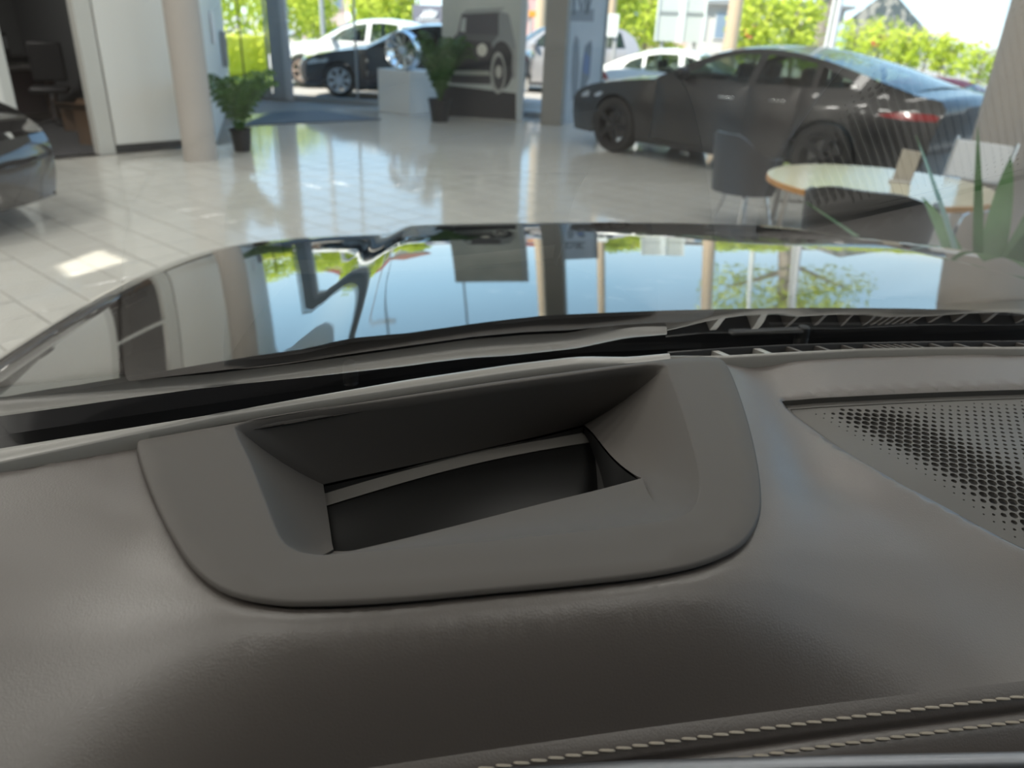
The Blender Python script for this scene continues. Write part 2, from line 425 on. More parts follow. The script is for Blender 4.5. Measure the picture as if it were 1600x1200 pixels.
# glazed front
def fpt(f, off=0.0): return W3 + FV * f + FN * off
def fof(px):
    r = ray(px, 20); h = Vector((r.x, r.y)); # intersection of the sight line's plan with the front line
    d = Vector((FV.x, FV.y)); p0 = Vector((W3.x, W3.y)); den = d.x * h.y - d.y * h.x
    return -(p0.x * h.y - p0.y * h.x) / den
cuts = [0.0, fof(412), fof(553), fof(705), fof(868), fof(1303), 15.4]
for k in range(len(cuts) - 1):
    a, b = cuts[k], cuts[k + 1]
    w = MB().quad(fpt(a + .015), fpt(b - .015), fpt(b - .015) + Vector((0, 0, CEIL_Z)), fpt(a + .015) + Vector((0, 0, CEIL_Z))).build('window_%d' % (k + 1), PANEGLASS, angle=0)
    struct(w)
    g = MB(); q = fpt(b); g.box((q.x, q.y, CEIL_Z / 2), (0.025, 0.05, CEIL_Z), rz=math.radians(-13.5))
    g.build('joint', FRAME, w)
    s = fpt((a + b) / 2); MB().box((s.x, s.y, 0.05), (b - a, 0.10, 0.10), rz=math.radians(-13.5)).build('sill_rail', FRAME, w)
# entrance door: heavy jamb, standing leaf with kick rail and bar handle
dj = fof(431); q = fpt(dj, -0.02)
door = struct(MB().box((q.x, q.y, CEIL_Z / 2), (0.30, 0.16, CEIL_Z), rz=math.radians(-13.5)).build('door_1', FRAME, bevel=.01), 'aluminium framed glass entrance door')
q = fpt(fof(447), -0.10); MB().box((q.x, q.y, CEIL_Z / 2), (0.12, 0.10, CEIL_Z), rz=math.radians(-13.5)).build('jamb', mat('frame_light', (0.48, 0.50, 0.52), 0.4, 0.3), door, bevel=.01)
f0, f1 = fof(371), fof(414)
s = fpt((f0 + f1) / 2, -.05); MB().box((s.x, s.y, 0.17), (f1 - f0, 0.06, 0.30), rz=math.radians(-13.5)).build('kick_rail', FRAME, door, bevel=.005)
s = fpt(fof(378), -.14); MB().tube([(s.x, s.y, .35), (s.x, s.y, 1.9)], 0.016).build('pull_handle', mat('dark_metal', (0.06, 0.06, 0.06), 0.4, 0.6), door)
# right-hand glazed wall
for k in range(5):
    y0 = W4.y - (k + 1) * 3.2; y1 = W4.y - k * 3.2
    w = MB().quad((W4.x, y0, 0), (W4.x, y1, 0), (W4.x, y1, CEIL_Z), (W4.x, y0, CEIL_Z)).build('window_%d' % (k + 9), PANEGLASS, angle=0); struct(w)
    MB().box((W4.x, y0, CEIL_Z / 2), (0.08, 0.06, CEIL_Z)).build('mullion', FRAME, w)
struct(wall('wall_right', W5, Vector((W4.x, W4.y - 16, 0)), 0, CEIL_Z, 0.1, WHITE))

# ceiling lamps
for i, x in enumerate((-8.5, -5.0, -1.5, 2.0, 5.5)):
    for j, y in enumerate((-1.5, 1.2, 4.0, 6.8, 10.0)):
        if not inside((x, y), room2): continue
        if segdist((x, y), hole) < .9: continue
        e = empty('ceiling_light', (x, y, CEIL_Z)); 
        tag(e, 'long white lamp on the showroom ceiling above the parked cars', 'ceiling lamp', 'ceiling lamps of the showroom')
        MB().box((0, 0, -.03), (1.5, .34, .06)).build('housing', WHITE, e, bevel=.006)
        ld = bpy.data.lights.new('ceiling_light', 'AREA'); ld.shape = 'RECTANGLE'; ld.size = 1.4; ld.size_y = 0.28; ld.energy = 108 if x < -4 and y < 5 else 34; ld.color = (1.0, 0.965, 0.90)
        lo = bpy.data.objects.new('ceiling_light_glow', ld); C.objects.link(lo); lo.parent = e; lo.location = (0, 0, -.065)

# paving outside
PAVE = mat('paving', (0.40, 0.36, 0.31), 0.85, noise=(0.6, (0.46, 0.42, 0.37), .35, .7))
def ground_z(x, y): return -.06 - .46 * sstep(x, 0, 12) * sstep(y, 11, 15)
GX = [-150, -40, -10, 0] + [i * .6 for i in range(1, 21)] + [20, 60, 150]; GY = [-60, 5, 11, 11.5, 12, 12.5, 13, 13.5, 14, 14.5, 15, 20, 60, 200]
gm = MB().add([(x, y, ground_z(x, y)) for y in GY for x in GX], [(j * len(GX) + i, j * len(GX) + i + 1, (j + 1) * len(GX) + i + 1, (j + 1) * len(GX) + i) for j in range(len(GY) - 1) for i in range(len(GX) - 1)])
struct(gm.build('ground', PAVE, angle=60), 'sunlit paving in front of the showroom')
# ------------------------------------------------------------------ the car the camera sits in
host = empty('car', (0, 0, 0), YAW)
tag(host, 'dark car seen from its driver seat, bonnet and leather dashboard filling the foreground', 'car')
AC = 0.47                          # centre line of the car in its own axes
# --- head-up display surround
KB = 0.02
def zb(b): return 1.352 + KB * (b - 0.27)
def onb(px, py, dz=0.0):
    return lat(px, py, 1.352 + dz, KB, 0.27)
outer_px = [(213, 690), (216, 712), (228, 748), (245, 790), (266, 832), (292, 873), (322, 903), (362, 925), (425, 938), (500, 940), (620, 934), (760, 921), (900, 908), (1005, 896), (1080, 882), (1132, 864), (1166, 842), (1185, 812), (1191, 778), (1186, 725), (1174, 670), (1158, 618), (1142, 578), (1128, 560), (1100, 556), (1050, 559), (960, 570), (800, 591), (640, 615), (480, 640), (340, 664), (262, 678), (228, 684)]
bez = smoothpts([Vector(onb(*p)[:2]) for p in outer_px], 4, True)
rim_e = {'left': [(368, 666), (374, 684), (391, 718), (411, 768), (431, 820), (446, 847), (470, 861)],
         'near': [(470, 861), (505, 865), (560, 860), (640, 854), (740, 845), (850, 834), (960, 822), (1045, 810)],
         'right': [(1045, 810), (1078, 796), (1091, 768), (1090, 735), (1080, 690), (1063, 635), (1040, 572)],
         'far': [(1040, 572), (1010, 570), (900, 584), (760, 603), (620, 623), (490, 641), (400, 656), (368, 666)]}
hole_e = {'left': [(505, 757, -.056), (508, 775, -.055), (511, 795, -.053), (514, 815, -.051), (517, 835, -.047), (519, 850, -.043), (522, 861, -.032)],
          'near': [(522, 861, -.040), (545, 861, -.012), (575, 855, -.004), (650, 837, -.006), (745, 813, -.009), (850, 786, -.012), (940, 764, -.015), (1003, 747, -.018)],
          'right': [(1003, 747, -.018), (990, 741, -.023), (972, 728, -.028), (955, 712, -.038), (940, 694, -.048), (926, 676, -.053), (912, 664, -.056)],
          'far': [(912, 664, -.056), (860, 677, -.056), (800, 691, -.056), (730, 707, -.056), (655, 724, -.056), (590, 738, -.056), (540, 749, -.056), (505, 757, -.056)]}
rim, hol = [], []
for e in ('left', 'near', 'right', 'far'):
    r = smoothpts([onb(*p) for p in rim_e[e]], 3); h = smoothpts([onb(p[0], p[1], p[2]) for p in hole_e[e]], 3)
    rim += r[:-1]; hol += h[:-1]
rim2 = [Vector(p[:2]) for p in rim]
# top face of the surround
bz_in = offset(bez, -0.0018)
v, t = area_fill(bz_in, [offset(rim2, 0.0016)], grid=0.012)
bm_ = MB().add([(p.x, p.y, zb(p.y)) for p in v], t)
n = len(bez)
def ringstrip(b, A, B):
    k = len(A); b.add(list(A) + list(B), [(i, (i + 1) % k, (i + 1) % k + k, i + k) for i in range(k)])
top = [Vector((p.x, p.y, zb(p.y))) for p in bz_in]
r1 = [Vector((p.x, p.y, zb(p.y) - .0009)) for p in offset(bez, -0.0006)]
r2 = [Vector((p.x, p.y, zb(p.y) - .0028)) for p in bez]
r3 = [Vector((p.x, p.y, zb(p.y) - .0048)) for p in offset(bez, -0.0028)]
r4 = [Vector((p.x, p.y, zb(p.y) - (.0062 if p.y > .40 and segdist(p, rim2) < .016 else .030))) for p in offset(bez, -0.0032)]
ringstrip(bm_, top, r1); ringstrip(bm_, r1, r2); ringstrip(bm_, r2, r3); ringstrip(bm_, r3, r4)
# soft lip into the well
o4 = offset(rim2, 0.0016); o2 = offset(rim2, 0.0007); i1 = rim2
L0 = [Vector((p.x, p.y, zb(p.y))) for p in o4]; L1 = [Vector((p.x, p.y, zb(p.y) - .0002)) for p in o2]
L2 = []
for k in range(len(rim2)):
    p = rim2[k]; h = hol[k]; q = Vector((p.x, p.y, zb(p.y) - .0010)); L2.append(q)
ringstrip(bm_, L0, L1); ringstrip(bm_, L1, L2)
prev = L2
for s in (0.12, 0.3, 0.5, 0.7, 0.88, 1.0):
    cur = [lerp(L2[k], hol[k], s) + Vector((0, 0, -0.004 * math.sin(PI * s) * min(1, (L2[k] - hol[k]).length / .05) * (0 if k > 63 else 1))) for k in range(len(hol))]
    ringstrip(bm_, prev, cur); prev = cur
hud = bm_.build('head_up_display_surround', SOFT, host, angle=50)
hud['label'] = 'matt grey-brown surround of the head-up display'
# well below the opening and the projector inside
wb = MB(); low = [Vector((p.x, p.y, p.z - 0.002)) for p in hol]; flr = [Vector((p.x, p.y, 1.19)) for p in hol]
ringstrip(wb, low, flr); wb.add(flr, [tuple(range(len(flr)))])
wb.build('projector_well', mat('well_black', (0.006, 0.006, 0.006), 0.6), hud)
def pj(u, s):                      # curved black cover seen through the opening
    L = onb(498, 766, -.061); R = onb(925, 668, -.061)
    p = lerp(L, R, u); nb = Vector((0.20, -0.98, 0)).normalized()
    return p + nb * (s * 0.085) + Vector((0, 0, -0.004 - 0.03 * s ** 1.6 + 0.006 * math.sin(PI * u)))
MB().grid(lambda u, s: pj(u, 0.16 + .84 * s), 16, 10).build('projector_cover', GLOSSBLACK, hud, fix=False)
MB().grid(lambda u, s: pj(u, 0.17 * s) + Vector((0, 0, .001)), 16, 3).build('projector_frame', mat('frame_grey', (0.10, 0.095, 0.088), 0.35), hud, fix=False)  # paler stripe along the far edge of the cover
pr = [onb(914, 668, -.066), onb(985, 745, -.050), onb(935, 775, -.08), onb(912, 740, -.09)]
MB().quad(*pr).build('projector_cheek', mat('cheek', (0.03, 0.029, 0.028), 0.5), hud, fix=False)

# --- leather pad
seam_px = [(0, 738), (110, 714), (210, 692), (340, 665), (480, 641), (640, 616), (800, 592), (960, 571), (1050, 560), (1135, 560), (1230, 555), (1337, 549), (1460, 546), (1600, 546)]
seam = [lat(x, y, 1.352) for x, y in seam_px]
b_seam_in = interp([(p.x, p.y) for p in seam])
a_last = seam[-1].x; b_last = seam[-1].y
def b_seam(a):
    return b_seam_in(a) if a <= a_last else b_last + 0.10 * (a - a_last) - 0.19 * (a - a_last) ** 2
bez_c = bez
ZN = 1.292
b_near = interp([(p.x, p.y) for p in (lat(x, y, ZN) for x, y in ((640, 1190), (740, 1175), (1030, 1134), (1300, 1099), (1600, 1064)))])
def z_base(a, b):
    far_ = 1.338 + 0.012 * sstep(b, .42, .58)
    roll = sstep(.43 - b, 0, .26)
    left = 0.0185 * sstep(-.06 - a, 0, .10) * sstep(b, .26, .36)
    return far_ - 0.045 * roll + left
def z_dash(a, b):
    d = segdist((a, b), bez_c)
    if inside((a, b), bez_c): return zb(b) - 0.006
    # how quickly the leather falls from the surround depends on the side
    side_r = sstep(a, .05, .22); side_l = sstep(-a, .10, .26)
    near = sstep(.40 - b, 0, .10) * (1 - sstep(d, .09, .20)) * (1 - .6 * side_l)
    w = 0.062 * side_r + 0.13 * side_l + .06 * near
    zt = zb(b) - 0.0058
    dn = b - b_near(a)
    # towards the driver the leather rolls over from the surround down to the stitched edge
    tn_ = max(0.0, d - .001) / max(1e-5, max(0.0, d - .001) + max(dn, 0.0))
    z_near = lerp(zt, ZN, tn_ ** 1.5)
    k = sstep(d, -0.001, w)
    z_side = lerp(zt, z_base(a, b), k)
    z_side -= 0.006 * side_r * math.exp(-((d - .035) / .025) ** 2)      # shallow dish beside the surround
    z_side = lerp(ZN, z_side, sstep(dn, -.004, .075))
    return lerp(z_side, z_near, near)
gr_px = [(1229, 622), (1300, 617), (1400, 612), (1500, 608), (1600, 605), (1760, 600)]
gd_px = [(1700, 907), (1600, 853), (1500, 800), (1400, 747), (1330, 706), (1270, 666), (1236, 640), (1226, 628)]
def on_dash(px, py, drop=.0):
    r = loc(ray(px, py)); lo, hi = .1, 1.6
    for _ in range(40):
        m_ = (lo + hi) / 2; q = Vector((0, 0, EYE.z)) + r * m_
        if q.z > z_dash(q.x, q.y) - drop: lo = m_
        else: hi = m_
    return Vector((0, 0, EYE.z)) + r * lo
grl = [Vector(on_dash(x, y)[:2]) for x, y in gr_px] + [Vector((0.80, on_dash(1760, 600).y + .006)), Vector((0.82, on_dash(1760, 600).y - .02)), Vector((0.72, on_dash(1700, 907).y + .012)), Vector((0.56, on_dash(1700, 907).y - .002)), Vector((0.46, on_dash(1700, 907).y - .006))] + [Vector(on_dash(x, y)[:2]) for x, y in gd_px]
grl = [p for p in smoothpts(grl, 3, True)]
def z_gr(a, b): return z_dash(a, b)
out = [Vector((a, b_near(a))) for a in [-.8 + i * .02 for i in range(113)]]
far_line = [Vector((a, b_seam(a))) for a in [-.8 + i * .02 for i in range(113)]]
outline = out + far_line[::-1]
gin = grl
bez_hole = offset(bez, -0.0040)
extra = []
for dd in (0.002, 0.006, .012): extra += offset(bez, dd)
for dd in (0.0015, 0.004, .008): extra += offset(grl, dd)
extra = [p for p in extra if inside(p, outline) and not inside(p, gin) and not inside(p, bez_hole) and segdist(p, outline) > .002]
x0 = -.8
gp = []
a = -.795
while a < 1.44:
    fine = -.42 < a < .62; st = .008 if fine else .022
    b = b_near(a) + .006
    while b < b_seam(a) - .003:
        q = Vector((a + random.uniform(-.0004, .0004), b + random.uniform(-.0004, .0004)))
        if not inside(q, gin) and not inside(q, bez_hole) and segdist(q, gin) > .004: gp.append(q)
        b += st
    a += st
v, t = area_fill(outline, [gin, bez_hole], extra=extra + gp)
def edge_round(a, b, z):
    dg = segdist((a, b), gin)
    if dg < .004: z -= 0.0022 * (1 - dg / .004) ** 2
    ds = b_seam(a) - b
    if ds < .006: z -= 0.003 * (1 - ds / .006) ** 2
    return z
dash = MB().add([(p.x, p.y, edge_round(p.x, p.y, z_dash(p.x, p.y))) for p in v], t).build('dashboard', LEATHER, host, angle=60, fix=False)
dash['label'] = 'grained brown-grey leather dashboard pad'
# hidden core keeps light from leaking underneath
MB().box((.32, .40, 1.10), (2.3, .30, .16)).build('dashboard_core', DARKPLASTIC, dash)

# --- stitched seam at the near edge: two rolled edges with a groove, then the lower pad
def near_prof(a):
    return Vector((a, b_near(a), z_dash(a, b_near(a))))
prof = [(0, 0), (-.003, -.0022), (-.006, -.005), (-.0080, -.0072), (-.0088, -.0092), (-.0078, -.0120), (-.0084, -.0132), (-.0100, -.0130), (-.0130, -.0140), (-.0165, -.0170), (-.025, -.028), (-.030, -.038), (-.034, -.055), (-.038, -.085)]
A_ = [-.8 + i * .02 for i in range(113)]
lp = MB()
vs = []
for a in A_:
    p = near_prof(a); vs += [p + Vector((0, db, dz)) for db, dz in prof]
k = len(prof)
lp.add(vs, [(i * k + j, (i + 1) * k + j, (i + 1) * k + j + 1, i * k + j + 1) for i in range(len(A_) - 1) for j in range(k - 1)])
lp.build('stitched_edge', LEATHER, dash, angle=60, fix=False)
st_me = MB().tube([(-.0036, 0, -.0004), (-.0028, 0, .0006), (0, 0, .0010), (.0028, 0, .0006), (.0036, 0, -.0004)], [.0004, .0007, .0008, .0007, .0004], 6).mesh('stitch', THREAD)
for row, (db, dz, lean) in enumerate(((-.006, -.0046, -.12), (-.0132, -.0140, -.12))):
    a = -.02 + row * .003
    while a < .98:
        p = near_prof(a); q = near_prof(a + .01)
        s = bpy.data.objects.new('stitch', st_me); C.objects.link(s); s.parent = dash
        s.location = p + Vector((0, db - .0005, dz + .0008)); s.rotation_euler = (0.7, math.atan2(-(q.z - p.z), .01), -.16)
        a += .0083
# satin trim bar below
tb = MB(); path = [lat(x, y, 1.283) for x, y in ((600, 1235), (800, 1216), (1000, 1205), (1300, 1197), (1600, 1191), (1900, 1188))]; path.append(path[-1] + (path[-1] - path[-2]).normalized() * .75)
tb.tube(path, .0048, 10); tb.build('trim_bar', SILVER, dash)

# --- speaker grille
def dz_in(p, d): return segdist(p, grl)
plate = offset(grl, -0.0065)
sur = MB()
A0 = [Vector((p.x, p.y, z_gr(p.x, p.y) - .0022)) for p in grl]; A1 = [Vector((p.x, p.y, z_gr(p.x, p.y) - .0065)) for p in offset(grl, -0.0004)]
A2 = [Vector((p.x, p.y, z_gr(p.x, p.y) - .0065)) for p in offset(plate, .0006)]; A3 = [Vector((p.x, p.y, z_gr(p.x, p.y) - .010)) for p in offset(plate, .0006)]
ringstrip(sur, A0, A1); ringstrip(sur, A1, A2); ringstrip(sur, A2, A3)
sur.build('grille_surround', GRILLEM, dash, angle=40)
cor = Vector(on_dash(1229, 624)[:2]); de = Vector(on_dash(1600, 853)[:2]); te = Vector(on_dash(1600, 605)[:2])
dv = (de - cor).normalized(); dn = Vector((-dv.y, dv.x)); dn = dn if dn.dot(te - cor) > 0 else -dn
tv = (te - cor).normalized(); tn = Vector((-tv.y, tv.x)); tn = tn if tn.dot(de - cor) > 0 else -tn
holes = []; SP = .0070
for i in range(0, 90):
    for j in range(0, 90):
        q = cor + dv * (i * SP + (j % 2) * SP / 2) + dn * (0.0105 + j * SP * .80)
        if q.x > .77 or not inside(q, plate): continue
        if segdist(q, plate) < .0036: continue
        d1 = (q - cor).dot(dn); d2 = (q - cor).dot(tn)
        grow = sstep(d1, .004, .034) * (0.35 + .65 * sstep(d2, .002, .026))
        shrink = 1 - .50 * sstep(d1, .055, .095)
        r = max(.0007, .0030 * grow * shrink)
        m = 10 if r > .0014 else 6
        holes.append((q, r, [Vector((q.x + r * math.cos(2 * PI * k / m), q.y + r * math.sin(2 * PI * k / m))) for k in range(m)]))
pts = []; eds = []
for lp_ in [plate] + [h[2] for h in holes]:
    s = len(pts); pts += [Vector(p) for p in lp_]; eds += [(s + i, s + (i + 1) % len(lp_)) for i in range(len(lp_))]
v, e, f, *_ = delaunay_2d_cdt(pts, eds, [], 0, 1e-8)
cells = {}
for (q, r, _l) in holes: cells.setdefault((int(q.x / .008), int(q.y / .008)), []).append((q.x, q.y, r))
tr = []
for tt in f:
    c = (v[tt[0]] + v[tt[1]] + v[tt[2]]) / 3
    if not inside(c, plate): continue
    bad = False; cx, cy = int(c.x / .008), int(c.y / .008)
    for ix in (-1, 0, 1):
        for iy in (-1, 0, 1):
            for (x, y, r) in cells.get((cx + ix, cy + iy), ()):
                if (c.x - x) ** 2 + (c.y - y) ** 2 < (r * .93) ** 2: bad = True
    if not bad: tr.append(tuple(tt))
gp_ = MB().add([(p.x, p.y, z_gr(p.x, p.y) - .0068) for p in v], tr)
for (q, r, l_) in holes:
    m = len(l_); gp_.add([(p.x, p.y, z_gr(p.x, p.y) - .0068) for p in l_] + [(p.x, p.y, z_gr(p.x, p.y) - .0086) for p in l_], [(i, (i + 1) % m, (i + 1) % m + m, i + m) for i in range(m)])
gro = gp_.build('speaker_grille', GRILLEM, dash, angle=30, fix=False)
gro['label'] = 'perforated speaker grille with round holes'
gb = MB().add([(p.x, p.y, z_gr(p.x, p.y) - .0115) for p in plate], [tuple(range(len(plate)))]).build('grille_backing', mat('grille_backing', (0.018, 0.018, 0.019), 0.8), dash, angle=0)

# --- far lip of the dashboard, demister slot with fins, then the dark gap to the glass
up_px = [(0, 706), (110, 688), (200, 674), (340, 651), (480, 625), (640, 597), (800, 573), (960, 554), (1050, 546), (1135, 540), (1230, 535), (1337, 532), (1460, 530), (1600, 529)]
upp = [lat(x, y, 1.356) for x, y in up_px]
b_up_in = interp([(p.x, p.y) for p in upp]); ua, ub = upp[-1].x, upp[-1].y
def b_up(a): return b_up_in(a) if a <= ua else ub + .10 * (a - ua) - .19 * (a - ua) ** 2
def zl(a): return 1.3570 if a < .14 else lerp(1.3570, 1.3515, sstep(a, .14, .2))
vent0 = lat(1050, 555, 1.356).x
lipA = [-.8 + i * .01 for i in range(226)]
lip = MB(); lip2 = MB(); slot = MB()
def strip_along(b, As, prof_fn):
    vs = []; k = None
    for a in As:
        pr_ = prof_fn(a); k = len(pr_); vs += pr_
    b.add(vs, [(i * k + j, (i + 1) * k + j, (i + 1) * k + j + 1, i * k + j + 1) for i in range(len(As) - 1) for j in range(k - 1)])
def solid(a):
    s, u, z = b_seam(a), b_up(a), zl(a)
    return [Vector((a, s - .0002, z - (.005 if -.152 < a < .17 else .022))), Vector((a, s + .0004, z + .0002)), Vector((a, s + .002, z + .0012)), Vector((a, lerp(s, u, .5), z + .0026)), Vector((a, u - .003, z + .0026)), Vector((a, u - .0006, z + .0008)), Vector((a, u, z - .004)), Vector((a, u + .006, z - .018))]
strip_along(lip, [a for a in lipA if a <= vent0 + .005], solid)
def nearlip(a):
    s, u, z = b_seam(a), b_up(a), zl(a); w = (u - s) * .24
    return [Vector((a, s - .0002, z - (.005 if -.152 < a < .17 else .022))), Vector((a, s + .0004, z + .0002)), Vector((a, s + .0025, z + .0018)), Vector((a, s + w - .001, z + .0018)), Vector((a, s + w, z + .0006)), Vector((a, s + w + .0005, z - .03))]
def farlip(a):
    s, u, z = b_seam(a), b_up(a), zl(a); w = (u - s) * .95
    return [Vector((a, s + w, z - .03)), Vector((a, s + w + .0003, z + .0015)), Vector((a, s + w + .0014, z + .0024)), Vector((a, u - .0003, z + .0016)), Vector((a, u, z)), Vector((a, u + .004, z - .030))]
VA = [a for a in lipA if a >= vent0 - .005]
strip_along(lip, VA, nearlip); strip_along(lip2, VA, farlip)
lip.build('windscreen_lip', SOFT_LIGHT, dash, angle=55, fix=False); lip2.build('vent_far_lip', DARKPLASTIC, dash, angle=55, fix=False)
strip_along(slot, VA, lambda a: [Vector((a, b_seam(a), zl(a) - .028)), Vector((a, b_up(a) + .004, zl(a) - .028))])
slot.build('vent_floor', mat('vent_black', (0.003, 0.003, 0.004), 0.8), dash, fix=False)
fins = [1128, 1197, 1250, 1297, 1340, 1376, 1389, 1401, 1412, 1424, 1437, 1452, 1484, 1524, 1572]
for fx in fins + [1625, 1680, 1740]:
    a = lat(fx, 545, 1.354).x; s, u, z = b_seam(a), b_up(a), zl(a); w0, w1 = s + (u - s) * .22, s + (u - s) * .96
    wide = fx < 1300 or fx > 1470; tw = .0032 if fx < 1210 else (.0018 if wide else .0012)
    d = .006
    fb = MB().add([(a - tw, w0, z + .0012), (a + tw, w0, z + .0012), (a + tw - d, w1, z + .0008), (a - tw - d, w1, z + .0008), (a - tw, w0, z - .026), (a + tw, w0, z - .026), (a + tw - d, w1, z - .026), (a - tw - d, w1, z - .026)],
                  [(0, 1, 2, 3), (4, 5, 6, 7), (0, 1, 5, 4), (1, 2, 6, 5), (2, 3, 7, 6), (3, 0, 4, 7)])
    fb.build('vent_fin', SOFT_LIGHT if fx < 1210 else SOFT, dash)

# --- windscreen
base_px = [(0, 680), (200, 650), (400, 620), (700, 576), (900, 553), (1050, 539), (1200, 530), (1400, 524), (1600, 522)]
bp = [lat(x, y, 1.356) for x, y in base_px]
b_base_in = interp([(p.x, p.y) for p in bp]); ga, gbv = bp[-1].x, bp[-1].y
def b_base(a):
    if a <= bp[0].x: return bp[0].y - .30 * (bp[0].x - a) - .25 * (bp[0].x - a) ** 2
    return b_base_in(a) if a <= ga else gbv + .06 * (a - ga) - .24 * (a - ga) ** 2
SL = math.tan(math.radians(29))
def screen(u, s):
    a = -.52 + 1.98 * u; b0 = b_base(a) + .004; L = .80
    aa = AC + (a - AC) * (1 - .16 * s)
    return Vector((aa, b0 - L * s, 1.354 + L * s * SL - .02 * s * s))
sb = MB().grid(screen, 66, 40)
ws = sb.build('windscreen', SCREENGLASS, host, angle=80, fix=False)
ws['label'] = 'clear raked windscreen'
# make its front side face the cabin
_n = ws.data.polygons[0].normal
if _n.z > 0: ws.data.flip_normals()

# --- bonnet
rear_px = [(-160, 652), (0, 622), (120, 602), (240, 583), (440, 550), (640, 520), (760, 503), (850, 493), (1040, 485), (1240, 481), (1420, 482), (1600, 488)]
HW = 1.02
def b_front(a):
    x = (a - AC) / HW; return 1.86 - .10 * x * x - .20 * x ** 4
def hood_z(a, b):
    x = (a - AC) / HW
    s = (b - .82) / 1.0
    z = 1.283 - .080 * s - .060 * max(s, 0) ** 2.2
    z -= .16 * max(0.0, s - .80) ** 2 * 4.0 * .6
    sl = max(0, s)
    z -= .020 * x * x + .10 * abs(x) ** 7
    # raised centre of the bonnet
    ae = -.060 + .10 * (b - .93)
    e = sstep(a, ae - .030, ae + .050) * sstep(2 * AC - a, ae - .030, ae + .050)
    z += .016 * e * (.6 + .4 * sstep(s, -.1, .6))
    z += .006 * (1 - ((a - AC) / .5) ** 2) * (1 if abs(a - AC) < .5 else 0) * 1.0
    return z
def on_hood(px, py):
    r = loc(ray(px, py)); lo, hi = .3, 2.2
    for _ in range(50):
        m_ = (lo + hi) / 2; q = Vector((0, 0, EYE.z)) + r * m_
        if q.z > hood_z(q.x, q.y): lo = m_
        else: hi = m_
    return Vector((0, 0, EYE.z)) + r * lo
rp = [on_hood(x, y) for x, y in rear_px]
b_rear_in = interp([(p.x, p.y) for p in rp]); ra, rbv = rp[-1].x, rp[-1].y
def b_rear(a):
    if a < rp[0].x: return rp[0].y - .5 * (rp[0].x - a)
    return b_rear_in(a) if a <= ra else max(rbv + .02 * (a - ra) - .25 * (a - ra) ** 2, .3)
def hood(u, s):
    a = AC - HW + 2 * HW * u
    b = lerp(b_rear(a), b_front(a), s)
    return Vector((a, b, hood_z(a, b)))
hd = MB().grid(hood, 200, 110).build('bonnet', HOODPAINT, host, angle=80, fix=False)
hd['label'] = 'dark mirror-glossy bonnet with a raised centre'
# underside edge at the rear, cowl between bonnet and glass, wipers
cw = MB()
As = [AC - HW + 2 * HW * i / 120 for i in range(121)]
strip_along(cw, As, lambda a: [Vector((a, b_rear(a), hood_z(a, b_rear(a)))), Vector((a, b_rear(a) - .002, hood_z(a, b_rear(a)) - .004)), Vector((a, b_rear(a) + .01, hood_z(a, b_rear(a)) - .03)), Vector((a, b_rear(a) + .01, 1.19)), Vector((a, b_base(a) - .03, 1.19)), Vector((a, b_base(a) - .004, 1.345))])
cw.build('cowl', DARKPLASTIC, host, angle=50, fix=False)
def wiper(px0, px1, z0, z1):
    p, q = lat(*px0, z0), lat(*px1, z1)
    w = MB().beam(p, q, .014, .006).build('wiper_arm', mat('wiper_black', (0.02, 0.02, 0.02), 0.35), host, bevel=.003)
    MB().lathe([(0, .006), (.006, .005), (.008, 0), (.008, -.02)], 14, Matrix.Translation(p)).build('pivot_cap', MATS['wiper_black'], w)
    MB().beam(lerp(p, q, .3) + Vector((0, .03, -.006)), q + Vector((.25, .02, -.006)), .008, .008).build('wiper_blade', RUBBER, w)
wiper((547, 572), (860, 545), 1.262, 1.255)
wiper((1255, 516), (1140, 520), 1.285, 1.285)
# --- rest of the shell: wings, nose, roof, pillars, door tops, rear
sh = MB()
for sgn in (0, 1):
    def wing(u, s, sgn=sgn):
        a = AC - HW if sgn == 0 else AC + HW
        b = lerp(b_rear(a), b_front(a), u); z = hood_z(a, b)
        zz = [z, z - .05, z - .14, .85, .55, .32]; out_ = [0, .018, .030, .045, .03, .0]
        k = min(5, int(s * 5 + 1e-6)); return Vector((a + (-1 if sgn == 0 else 1) * out_[k], b, zz[k]))
    sh.grid(wing, 24, 5)
    def door(u, s, sgn=sgn):
        a = AC - HW - .02 if sgn == 0 else AC + HW + .02
        return Vector((a, lerp(b_rear(AC - HW), -1.9, u), lerp(.32, 1.22, s)))
    sh.grid(door, 6, 3)
def nose(u, s):
    a = AC - HW + 2 * HW * u; b = b_front(a); z = hood_z(a, b); zz = [z, z - .05, .75, .45, .28]; ob_ = [0, .05, .10, .12, .06]; k = int(s * 4 + 1e-6)
    return Vector((a, b + ob_[k], zz[k]))
sh.grid(nose, 40, 4)
sh.build('body_shell', mat('host_paint', (0.02, 0.02, 0.02), 0.15, coat=1.0), host, angle=45)
rf = MB()
def roof(u, s):
    p = screen(u, 1.0); a = AC + (p.x - AC) * (1 - .03 * s); return Vector((a, lerp(p.y, -1.9, s), p.z + .05 * math.sin(PI * s * .8) - .03 * (2 * u - 1) ** 2 * s))
rf.grid(roof, 24, 10); rf.build('headliner', mat('headliner', (0.07, 0.068, 0.066), 0.9), host, angle=60)
rr = MB(); rr.quad((AC - HW, -1.9, .3), (AC + HW, -1.9, .3), (AC + HW * .84, -1.9, 1.76), (AC - HW * .84, -1.9, 1.76)); rr.build('rear_bulkhead', mat('cabin_dark', (0.05, 0.05, 0.05), 0.8), host, angle=0)
for u in (0.0, 1.0):
    pil = MB().tube([screen(u, i / 8) + Vector((-.02 if u == 0 else .02, 0, -.01)) for i in range(9)], .035, 10).build('windscreen_pillar', MATS['cabin_dark'], host)
